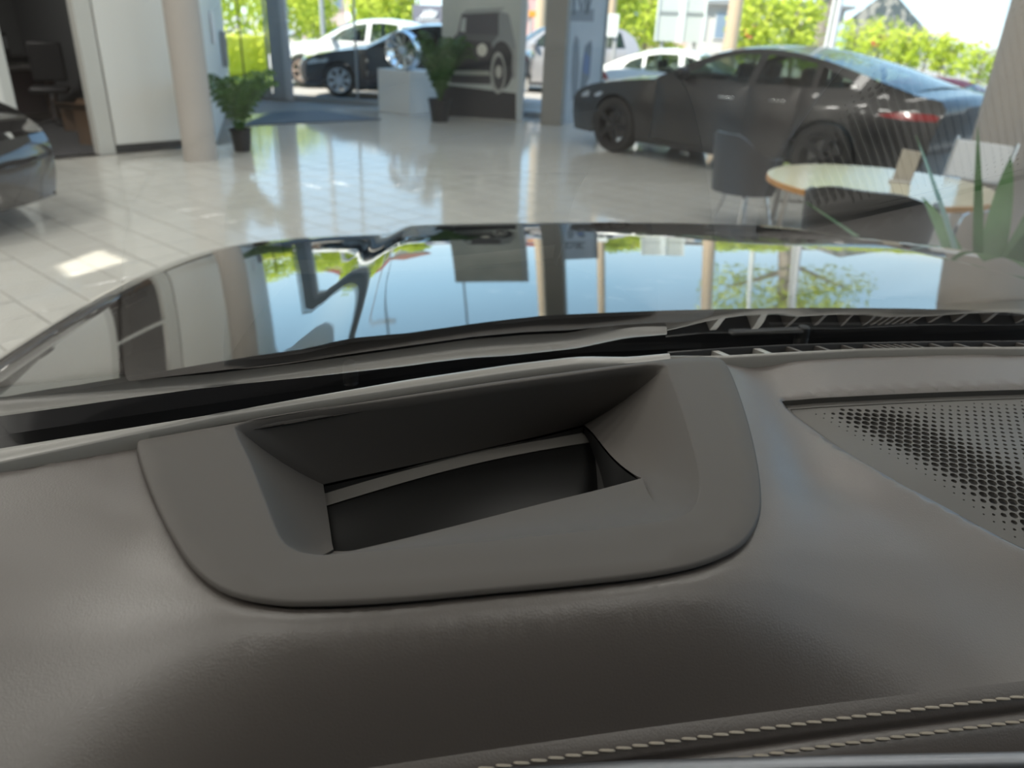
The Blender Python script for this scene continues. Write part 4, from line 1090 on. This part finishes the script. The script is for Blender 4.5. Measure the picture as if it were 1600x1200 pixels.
# ---- board with a printed picture of a boxy black off-roader
b0, b1 = at(690, 181.5), at(808, 189); bd = (b1 - b0).normalized(); bn = Vector((bd.y, -bd.x, 0))
wall_b = MB(); BW = (b1 - b0).length; BH = 3.4
e = empty('display_board', b0, math.atan2(bd.y, bd.x)); tag(e, 'tall board printed with a boxy black off-road vehicle', 'display board')
MB().box((BW / 2, .04, BH / 2), (BW, .06, BH)).build('panel', mat('print_grey', (0.34, 0.37, 0.35), 0.5, noise=(1.2, (0.46, 0.48, 0.45), .35, .7)), e)
MB().box((BW + .04, .04, BH / 2), (.10, .10, BH)).build('edge_post', mat('post_blue', (0.36, 0.42, 0.46), 0.45), e, bevel=.005)
def on_board(px, py, p0, d, n, o=0.0):
    q = ray_plane(px, py, p0, n) - p0; return (q.dot(d), q.z)
def decal(e, name, pts, col, layer, p0=b0, d=bd, n=bn, rough=.5):
    poly = [Vector(on_board(x, y, p0, d, n)) for x, y in pts]
    v, t = area_fill(poly); y = .0095 - .0012 * layer
    o = MB().add([(p.x, y, p.y) for p in v], t).build(name, mat('print_%02d_%02d_%02d' % tuple(int(c * 99) for c in col), col, rough), e, angle=0); return o
def ell(cx, cy, rx, ry, n=22, a0=0, a1=2 * PI): return [(cx + rx * math.cos(lerp(a0, a1, k / n)), cy + ry * math.sin(lerp(a0, a1, k / n))) for k in range(n)]
decal(e, 'printed_ground', [(691, 132), (806, 146), (806, 188), (691, 181)], (.025, .026, .03), 0)
decal(e, 'printed_front', [(706, 60), (768, 62), (772, 100), (766, 132), (704, 130), (703, 90)], (.050, .050, .055), 1)
decal(e, 'printed_side', [(768, 62), (779, 54), (779, 17), (795, 22), (803, 58), (806, 74), (806, 120), (772, 132)], (.20, .22, .225), 1)
decal(e, 'printed_bonnet', [(706, 60), (716, 51), (779, 54), (770, 66), (740, 64)], (.10, .105, .11), 2)
decal(e, 'printed_windscreen', [(715, 52), (721, 22), (779, 19), (779, 55)], (.075, .075, .085), 3)
decal(e, 'printed_window', [(718, 49), (722, 28), (728, 28), (727, 50)], (.36, .39, .38), 4)
decal(e, 'printed_roof', [(721, 22), (728, 15), (790, 11), (779, 19)], (.26, .28, .27), 2)
decal(e, 'printed_arch', ell(783, 102, 19, 38), (.030, .032, .036), 2)
decal(e, 'printed_headlamp', ell(753, 78, 8, 10), (.55, .54, .47), 3)
decal(e, 'printed_bumper', [(706, 110), (764, 111), (766, 118), (706, 117)], (.32, .33, .29), 3)
decal(e, 'printed_wheel', ell(778, 114, 12, 33), (.30, .31, .29), 3)
decal(e, 'printed_tyre', ell(779, 114, 8.5, 26), (.05, .05, .055), 4)
decal(e, 'printed_hub', ell(779, 112, 5, 10), (.40, .40, .36), 5)
decal(e, 'printed_rear_wheel', ell(803, 100, 3, 26), (.26, .27, .26), 4)
# ---- narrow banner beside the square pillar
n0, n1 = at(882, 192), at(934, 189); nd = (n1 - n0).normalized(); nn = Vector((nd.y, -nd.x, 0)); NW = (n1 - n0).length
e = empty('banner', n0, math.atan2(nd.y, nd.x)); tag(e, 'narrow grey-blue printed banner between square pillar and fastback nose', 'banner')
MB().box((NW / 2, .03, 1.3), (NW, .04, 2.6)).build('panel', mat('banner_grey', (0.34, 0.39, 0.44), 0.5, noise=(2, (0.42, 0.46, 0.50), .35, .7)), e)
MB().box((NW + .02, .03, 1.3), (.05, .06, 2.6)).build('edge', mat('banner_edge', (0.14, 0.155, 0.165), 0.5), e)
def bdec(nm, pts, col, l): 
    poly = [Vector(on_board(x, y, n0, nd, nn)) for x, y in pts]; v, t = area_fill(poly); y = .0092 - .0012 * l
    MB().add([(p.x, y, p.y) for p in v], t).build(nm, mat('print_%02d_%02d_%02d' % tuple(int(c * 99) for c in col), col, .5), e, angle=0)
bdec('printed_band', [(893, 16), (929, 14), (928, 34), (892, 33)], (.20, .23, .26), 0)
for pts in ([(896, -14), (900, -14), (899, 24), (895, 24)], [(902, -14), (906, -14), (909, 10), (907, 18)], [(909, 16), (914, -14), (917, -14), (911, 18)], [(917, -14), (921, -14), (918, 22), (914, 22)], [(922, -14), (930, -14), (930, -9), (927, -9), (920, 22), (916, 22), (923, -9)]):
    bdec('printed_letter', pts, (.11, .13, .15), 1)
bdec('printed_shape', [(900, 54), (905, 62), (906, 100), (903, 150), (894, 158), (893, 110), (896, 70)], (.19, .22, .25), 0)
bdec('printed_shape', [(924, 62), (926, 72), (922, 120), (910, 150), (906, 142), (910, 100), (915, 72)], (.15, .18, .21), 0)
bdec('printed_shape', [(914, 80), (922, 90), (920, 118), (911, 112)], (.12, .17, .30), 1)
# ---- entrance mat
mp = [at(372, 197, .004), at(425, 176, .004), at(500, 173, .004), at(596, 187, .004)]
b = MB(); b.add([p for p in mp] + [p + Vector((0, 0, .010)) for p in mp], [(0, 1, 2, 3), (4, 5, 6, 7), (0, 1, 5, 4), (1, 2, 6, 5), (2, 3, 7, 6), (3, 0, 4, 7)])
tag(b.build('entrance_mat', mat('mat_dark', (0.035, 0.045, 0.06), 0.6, bump=(300, .5, .004)), angle=0), 'dark entrance mat on the tiles inside the glass door', 'mat')
# ---- office furniture seen through the doorway
dz = Vector((0, 0, 0))
d0 = at(28, 197, 0); d0 = Vector((d0.x, d0.y, 0)); d1 = at(98, 190, 0); dd = (d1 - d0).normalized(); ang = math.atan2(dd.y, dd.x); DWid = (d1 - d0).length
e = empty('office_desk', d0, ang); tag(e, 'office desk with dark red front panel in the dark office', 'desk')
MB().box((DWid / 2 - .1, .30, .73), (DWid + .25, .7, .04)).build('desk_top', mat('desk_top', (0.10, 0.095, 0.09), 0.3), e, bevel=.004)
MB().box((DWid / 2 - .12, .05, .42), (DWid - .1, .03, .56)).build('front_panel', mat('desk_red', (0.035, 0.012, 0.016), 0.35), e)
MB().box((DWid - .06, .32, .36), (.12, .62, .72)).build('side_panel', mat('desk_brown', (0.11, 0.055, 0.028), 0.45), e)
MB().box((.02, .32, .36), (.05, .62, .72)).build('side_panel', MATS['desk_brown'], e)
e2 = empty('monitor', d0 + dd * .10 + Vector((-dd.y, dd.x, 0)) * .30 + Vector((0, 0, .75)), ang + 1.25); tag(e2, 'slim monitor seen nearly edge-on, standing on the office desk', 'monitor')
MB().box((0, 0, .30), (.50, .035, .32)).build('screen', mat('screen_pale', (0.30, 0.31, 0.31), 0.4), e2, bevel=.006)
MB().box((0, .05, .08), (.05, .03, .16)).build('stand', DARKPLASTIC, e2); MB().box((0, .05, .006), (.22, .16, .012)).build('foot', DARKPLASTIC, e2, bevel=.003)
k0 = d1 + dd * .02 + Vector((-dd.y, dd.x, 0)) * 1.1; kc = empty('office_cabinet', k0, ang); tag(kc, 'low grey-green filing cabinet behind the office desk', 'cabinet')
MB().box((-.05, 0, .40), (.85, .42, .74)).build('body', mat('cab_green', (0.035, 0.045, 0.043), 0.5), kc, bevel=.005)
MB().box((-.05, 0, .80), (.90, .46, .05)).build('top', DARKPLASTIC, kc, bevel=.004)
MB().box((.0, -.215, .58), (.25, .012, .02)).build('handle', CHROME, kc); MB().box((.0, -.215, .34), (.25, .012, .02)).build('handle', CHROME, kc)
for i in range(6):
    q = k0 + dd * (-.44 + .085 * i) + Vector((-dd.y, dd.x, 0)) * (-.05)
    be = empty('ring_binder', q + Vector((0, 0, .825)), ang); tag(be, 'black ring binder with pale spine label, %s in the row on the filing cabinet' % ['first', 'second', 'third', 'fourth', 'fifth', 'sixth'][i], 'binder', 'ring binders on the filing cabinet')
    MB().box((0, 0, .16), (.075, .28, .32)).build('cover', mat('binder_black', (0.012, 0.012, 0.013), 0.5), be, bevel=.003)
    MB().box((0, -.1415, .19), (.05, .003, .17)).build('spine_label', mat('label_grey', (0.16, 0.17, 0.18), 0.6), be)
CARD = mat('cardboard', (0.13, 0.075, 0.038), 0.8)
for i, (px, py, sx, sz, lb) in enumerate(((147, 228, .36, .42, 'brown cardboard carton on the office floor inside the doorway'), (118, 206, .30, .30, 'smaller cardboard carton farther back in the office'))):
    q = at(px, py, .005); cb_ = empty('cardboard_box', (q.x, q.y + .2, .005), ang + .2 * (1 + i)); tag(cb_, lb, 'box')
    MB().box((0, 0, sz / 2), (sx, .34, sz)).build('carton', CARD, cb_, bevel=.003)
    for s_ in (-1, 1): MB().box((s_ * (sx / 2 + .05), 0, sz + .03), (.14, .33, .006), rot=Matrix.Rotation(-s_ * .6, 3, 'Y')).build('flap', CARD, cb_)
q = at(160, 205, 0); oc = empty('office_chair', (q.x - .75, q.y + .25, .005), .4); tag(oc, 'black office chair half hidden behind the door post', 'chair')
MB().box((0, 0, .48), (.46, .46, .08)).build('seat', DARKSHELL, oc, bevel=.03); MB().box((0, .24, .82), (.42, .06, .5)).build('backrest', DARKSHELL, oc, bevel=.025)
MB().tube([(0, 0, .44), (0, 0, .08)], .025).build('gas_lift', CHROME, oc)
for k in range(5):
    a = 2 * PI * k / 5; MB().beam((0, 0, .09), (.27 * math.cos(a), .27 * math.sin(a), .05), .035, .03).build('foot', DARKSHELL, oc)

ld = bpy.data.lights.new('office_light', 'AREA'); ld.shape = 'RECTANGLE'; ld.size = 1.2; ld.size_y = 0.3; ld.energy = 60; ld.color = (1.0, .96, .9)  # added fill lamp that lifts the dark office
oq = wl(-.6) + WN * 2.2; oe = empty('office_lamp', (oq.x, oq.y, 3.3)); tag(oe, 'long lamp on the ceiling of the dark office', 'ceiling lamp')
MB().box((0, 0, -.03), (1.3, .34, .06)).build('housing', WHITE, oe, bevel=.006); lo = bpy.data.objects.new('office_light', ld); C.objects.link(lo); lo.parent = oe; lo.location = (0, 0, -.065)
# ------------------------------------------------------------------ outside
random.seed(5)
CROWN = leafmat('tree_leaves', (0.42, 0.52, 0.05), (0.72, 0.76, 0.14), 1.6); CROWN2 = leafmat('tree_leaves_dark', (0.16, 0.30, 0.04), (0.34, 0.48, 0.07), 1.6)
BARK = mat('bark', (0.26, 0.21, 0.17), 0.8, noise=(6, (0.34, 0.29, 0.24), .4, .6)); HEDGE = leafmat('hedge_leaves', (0.58, 0.60, 0.06), (0.80, 0.78, 0.14), 2.2, .3)
def leaves(b, c, rx, rz, n, size):
    for _ in range(n):
        while True:
            q = Vector((random.uniform(-1, 1), random.uniform(-1, 1), random.uniform(-1, 1)))
            if q.length < 1: break
        q = q * (.55 + .45 * q.length); p = Vector(c) + Vector((q.x * rx, q.y * rx, q.z * rz))
        u = Vector((random.gauss(0, 1), random.gauss(0, 1), random.gauss(0, 1))).normalized(); w = u.orthogonal().normalized(); s = size * random.uniform(.6, 1.3)
        b.add([p - u * s, p + w * s * .5, p + u * s, p - w * s * .5], [(0, 1, 2, 3)])
def tree(p, h, rx, trunk_r, label, m=CROWN, z0=.45, n=1500, size=.12, name='tree'):
    e = empty(name, p); tag(e, label, 'tree', 'trees outside the showroom')
    pts = [Vector((0, 0, 0)), Vector((random.uniform(-.1, .1), 0, h * .3)), Vector((random.uniform(-.15, .15), .05, h * .6)), Vector((0, 0, h * .85))]
    tb = MB().tube(smoothpts(pts, 3), [trunk_r * (1 - .075 * i) for i in range(10)], 9)
    for k in range(6):
        a = k * 2.4; z = h * (z0 + .07 * k); tb.tube([(0, 0, z), (math.cos(a) * rx * .4, math.sin(a) * rx * .4, z + h * .10), (math.cos(a) * rx * .7, math.sin(a) * rx * .7, z + h * .16)], [trunk_r * .4, trunk_r * .25, trunk_r * .1], 6)
    tb.build('trunk', BARK, e)
    b = MB(); zc = h * (1 + z0) / 2
    leaves(b, (0, 0, zc), rx, h * (1 - z0) / 2, n // 3, size)
    for k in range(7):
        a = k * 2.4; r = rx * .55; leaves(b, (math.cos(a) * r, math.sin(a) * r, lerp(h * z0 + .25 * rx, h * .9, (k + .5) / 7)), rx * .5, rx * .42, n // 10, size)
    c = b.build('crown', m, e, angle=0, fix=False); c['kind'] = 'stuff'
    return e
def gp(px, d): q = far(px, d); return Vector((q.x, q.y, ground_z(q.x, q.y)))
tree(gp(1288, 33), 11.0, 3.8, .52, 'large tree with thick grey trunk beside the white pole outside', CROWN, .42, 2600, .17)
tree(gp(945, 27), 3.6, 1.3, .12, 'yellow-green tree outside just right of the narrow banner', CROWN, .12, 2000, .14)
tree(gp(1012, 32), 3.8, 1.4, .13, 'yellow-green tree outside beside the pale billboard', CROWN, .12, 1800, .14)
tree(gp(1188, 23), 3.0, .85, .07, 'small bushy tree outside in front of the red sign', CROWN, .28, 1500, .10)
tree(gp(1250, 24.5), 3.1, .75, .07, 'small bushy tree outside left of the thick grey trunk', CROWN, .30, 1200, .10)
for px, d, h, rx, lb in ((1345, 27, 2.55, .75, 'young tree outside in front of the grey shed roof'), (1386, 29.5, 2.75, .70, 'young tree outside above the red shed sign'), (1428, 27, 2.45, .55, 'young tree outside at the end of the grey shed'), (1466, 29.5, 2.45, .65, 'young tree outside over the middle of the long hedge'), (1499, 27, 2.30, .45, 'slim young tree outside over the long hedge'), (1556, 25, 2.1, .70, 'young tree outside next to the thick column')):
    tree(gp(px, d), h, rx, .05, lb, CROWN, .48, 560, .085)
for px, d, h, rx, lb in ((492, 34, 2.9, .9, 'narrow tree outside above the white compact car'), (575, 38, 2.9, 1.0, 'tree outside above the roof of the white compact car'), (622, 30, 3.0, .8, 'tree outside just left of the grey emblem sign'), (440, 30, 3.2, 1.5, 'tree outside behind the entrance door jamb'), (330, 27, 3.4, 1.6, 'tree outside left of the glass door')):
    tree(gp(px, d), h, rx, .11, lb, CROWN if rx < 2 else CROWN2, .22 if rx < 2 else .45, 1100, .13)
def hedge(px0, px1, d0, d1, w, h, label, n):
    p, q = gp(px0, d0), gp(px1, d1); e = empty('hedge', p, math.atan2((q - p).y, (q - p).x)); tag(e, label, 'hedge'); L = (q - p).length
    b = MB(); b2 = MB()
    for k in range(int(L / .5) + 1):
        x = k * .5; leaves(b, (x, random.uniform(-.1, .1), h * .55), w * .6, h * .55, n, .075); b2.add(*[[], []])
    c = b.build('hedge_leaves', HEDGE, e, angle=0, fix=False); c['kind'] = 'stuff'
    MB().box((L / 2, 0, h * .45), (L, w * .55, h * .85)).build('hedge_core', HEDGE, e, bevel=.1)
hedge(1390, 1660, 23.5, 22, 1.0, .95, 'long low yellow-green hedge outside behind the red-roofed car', 110)
hedge(250, 436, 22, 24, .9, 1.15, 'yellow-green hedge outside seen through the glass door', 110)
# grass, road and kerb
GRASS = mat('grass_verge', (0.20, 0.32, 0.02), 0.8, noise=(3, (0.40, 0.48, 0.06), .35, .65)); ROAD = mat('asphalt', (0.24, 0.225, 0.21), 0.85)
def strip(name, px0, px1, d0, d1, m, label, z=.01):
    ps = [gp(px0, d0), gp(px1, d0), gp(px1, d1), gp(px0, d1)]
    struct(MB().add([p + Vector((0, 0, z)) for p in ps], [(0, 1, 2, 3)]).build(name, m, angle=0), label)
strip('lawn', 230, 445, 20.5, 27, GRASS, 'sunlit grass verge outside the glass door')
strip('lawn_right', 1320, 1750, 21.0, 30, GRASS, 'sunlit grass by the long hedge')
strip('road', 300, 1330, 26, 34, ROAD, 'street in front of the showroom')
strip('lawn_far', 440, 1000, 24, 25.6, GRASS, 'narrow sunlit grass strip beside the street')
# buildings
def building(name, px0, px1, d, h, wallc, label, roofc=None, rows=1, cols=5, wz=1.4, wh=1.1, pitch=0.0, z0=None):
    p, q = gp(px0, d), gp(px1, d); v_ = (q - p).normalized(); L = (q - p).length
    e = empty(name, p, math.atan2(v_.y, v_.x)); tag(e, label, 'building')
    MB().box((L / 2, 3, h / 2), (L, 6, h)).build('walls', mat('facade_%02d%02d%02d' % tuple(int(c * 99) for c in wallc), wallc, .8), e)
    if roofc:
        m_ = mat('roof_%02d%02d%02d' % tuple(int(c * 99) for c in roofc), roofc, .7)
        MB().prism([Vector((-.4, h)), Vector((L + .4, h)), Vector((L + .4, h + .12)), Vector((L * .5, h + .12 + pitch)), Vector((-.4, h + .12))], -.4, 6.4).build('roof', m_, e)
    for r in range(rows):
        for c in range(cols):
            x = L * (c + .5) / cols; w = L / cols * .62; z = wz + r * 2.6
            f = MB().box((x, -.03, z), (w, .10, wh)).build('window_frame', mat('frame_pale', (.55, .55, .55), .5), e)
            MB().box((x, -.085, z), (w - .12, .02, wh - .12)).build('pane', mat('pane_blue', (.20, .27, .36), .12, spec=.8), f)
    return e
building('shop_building', 1080, 1320, 42, 3.0, (.50, .48, .46), 'long grey building outside with blue-grey windows above the fastback roof', (.24, .25, .26), 1, 7, 2.1, 1.2, .2)
sh_ = building('shed', 1318, 1452, 34, 1.9, (.52, .54, .52), 'low grey shed outside with a sloping grey roof and red sign', (.30, .29, .28), 0, 0, pitch=1.6)
s0 = gp(1372, 33.9)
def signboard(px0, px1, py0, py1, d, col, label, name='street_sign', legs=True, text=None):
    p = gp((px0 + px1) / 2, d); z1 = hgt((px0 + px1) / 2, py0, p); z0 = hgt((px0 + px1) / 2, py1, p); w = (gp(px1, d) - gp(px0, d)).length
    v_ = Vector((p.y, -p.x, 0)).normalized(); e = empty(name, p, math.atan2(v_.y, v_.x)); tag(e, label, 'sign')
    MB().box((0, 0, (z0 + z1) / 2 - p.z), (w, .08, z1 - z0)).build('board', mat('sign_%02d%02d%02d' % tuple(int(c * 99) for c in col), col, .5), e, bevel=.01)
    if legs:
        for s_ in (-.35, .35): MB().tube([(s_ * w, .06, 0), (s_ * w, .06, z1 - p.z - .05)], .05, 8).build('post', mat('post_grey', (.4, .4, .4), .5), e)
    return e, w, z0 - p.z, z1 - p.z
signboard(1372, 1396, 56, 74, 32.5, (.62, .06, .07), 'small square red sign outside on the grey shed')
signboard(1164, 1206, 40, 60, 36, (.70, .05, .06), 'wide red sign outside half hidden by the small bushy tree')
signboard(1304, 1331, 38, 84, 30, (.45, .62, .78), 'blue and white kiosk panel outside beside the white pole')
signboard(826, 851, 17, 27, 30, (.75, .30, .04), 'orange sign outside in the gap left of the square pillar')
signboard(946, 968, 22, 58, 20, (.80, .82, .80), 'white upright notice panel outside above the white low coupe', legs=True)
e, w, z0, z1 = signboard(1028, 1102, -60, 66, 24, (.50, .53, .51), 'large pale grey billboard outside with a white upright bar', 'billboard')
MB().box((w * .02, -.06, (z0 + z1) / 2), (w * .14, .05, z1 - z0)).build('upright_bar', mat('bar_white', (.72, .76, .74), .5), e)
for s_ in (-.5, .5): MB().box((s_ * w, -.02, (z0 + z1) / 2), (w * .04, .14, z1 - z0)).build('side_rail', MATS['bar_white'], e)
MB().box((0, -.05, z0 + (z1 - z0) * .37), (w, .03, .07)).build('cross_rail', mat('rail_grey', (.28, .30, .30), .5), e)
# dark sign with a pale leaf-like emblem and a line of lettering
e, w, z0, z1 = signboard(645, 692, 8, 47, 26, (.22, .21, .25), 'grey sign outside with a white emblem of slanted arcs, behind the chrome rim', 'emblem_sign')
EMB = mat('emblem_white', (.85, .85, .85), .5); H = z1 - z0
for k in range(5):
    b = MB(); x = (-.20 + .10 * k) * w; pts = [Vector((x + .10 * w * math.sin(PI * t) * (.5 if k < 3 else .4) - .05 * w + .14 * w * t, -.05, z0 + H * (.50 + .34 * t * (1 - .10 * abs(k - 2))))) for t in [i / 6 for i in range(7)]]
    b.tube(pts, .035, 6).build('emblem_stroke', EMB, e)
for k in range(8): MB().box(((-.34 + .095 * k) * w, -.045, z0 + H * .40), (.055 * w, .02, .09 * H)).build('emblem_letter', EMB, e)
for k in range(6): MB().box(((-.22 + .09 * k) * w, -.045, z0 + H * .12), (.05 * w, .02, .06 * H)).build('emblem_letter', EMB, e)
building('town_house', 470, 540, 48, 4.0, (.62, .50, .46), 'pinkish house outside far beyond the white compact car', (.45, .14, .10), 1, 3, 2.4, 1.2, .8)
building('pale_house', 560, 640, 46, 4.2, (.66, .60, .52), 'cream house outside far beyond the black saloon', (.40, .20, .15), 1, 3, 2.4, 1.2, .8)
building('glass_house', 405, 455, 56, 3.8, (.50, .58, .62), 'blue-grey house outside behind the entrance door', (.30, .30, .32), 1, 2, 2.4, 1.2, .4)
building('red_house', 800, 925, 58, 3.6, (.62, .38, .36), 'reddish house outside seen in the gap by the square pillar', (.42, .12, .10), 1, 4, 2.2, 1.1, .6)
building('brick_house', 935, 1080, 52, 3.4, (.60, .44, .38), 'brownish house outside behind the yellow-green trees', (.42, .16, .12), 1, 4, 2.2, 1.1, .6)
# poles
def pole(px, d, r, h, m, label, name='lamp_post', lean=0.0, cross=False):
    e = empty(name, gp(px, d)); tag(e, label, 'pole')
    MB().lathe([(r * 2.0, 0), (r * 2.0, .12), (r, .2), (r * .8, h)], 14).build('shaft', m, e)
    if name == 'lamp_post':
        MB().tube([(0, 0, h - .05), (.3, 0, h + .2), (.9, 0, h + .25)], .04, 8).build('arm', m, e); MB().box((1.1, 0, h + .24), (.5, .18, .08)).build('lamp_head', m, e, bevel=.02)
    else:
        MB().box((0, 0, h - .3), (1.6, .08, .10)).build('cross_arm', m, e)
        for s_ in (-.6, 0, .6): MB().lathe([(.03, 0), (.05, .05), (.03, .12), (0, .13)], 10, Matrix.Translation((s_, 0, h - .25))).build('insulator', mat('insulator', (.3, .3, .3), .3), e)
WOODPOLE = mat('wood_pole', (.58, .44, .30), .8); WHITEPOLE = mat('white_pole', (.75, .76, .74), .5)
pole(1148, 20, .17, 8, WOODPOLE, 'thick beige wooden pole outside above the fastback windscreen', 'utility_pole')
pole(955, 25, .15, 8, WOODPOLE, 'beige wooden pole outside right of the narrow banner', 'utility_pole')
pole(846, 24, .16, 8, WOODPOLE, 'beige wooden pole outside in the gap left of the square pillar', 'utility_pole')
pole(1306, 19, .11, 7.5, WHITEPOLE, 'white lamp post outside beside the thick grey trunk')
pole(503, 28, .08, 7, mat('grey_pole', (.35, .36, .38), .5), 'grey lamp post outside above the white compact car')
pole(1226, 26, .10, 7, WHITEPOLE, 'pale lamp post outside behind the small bushy tree')
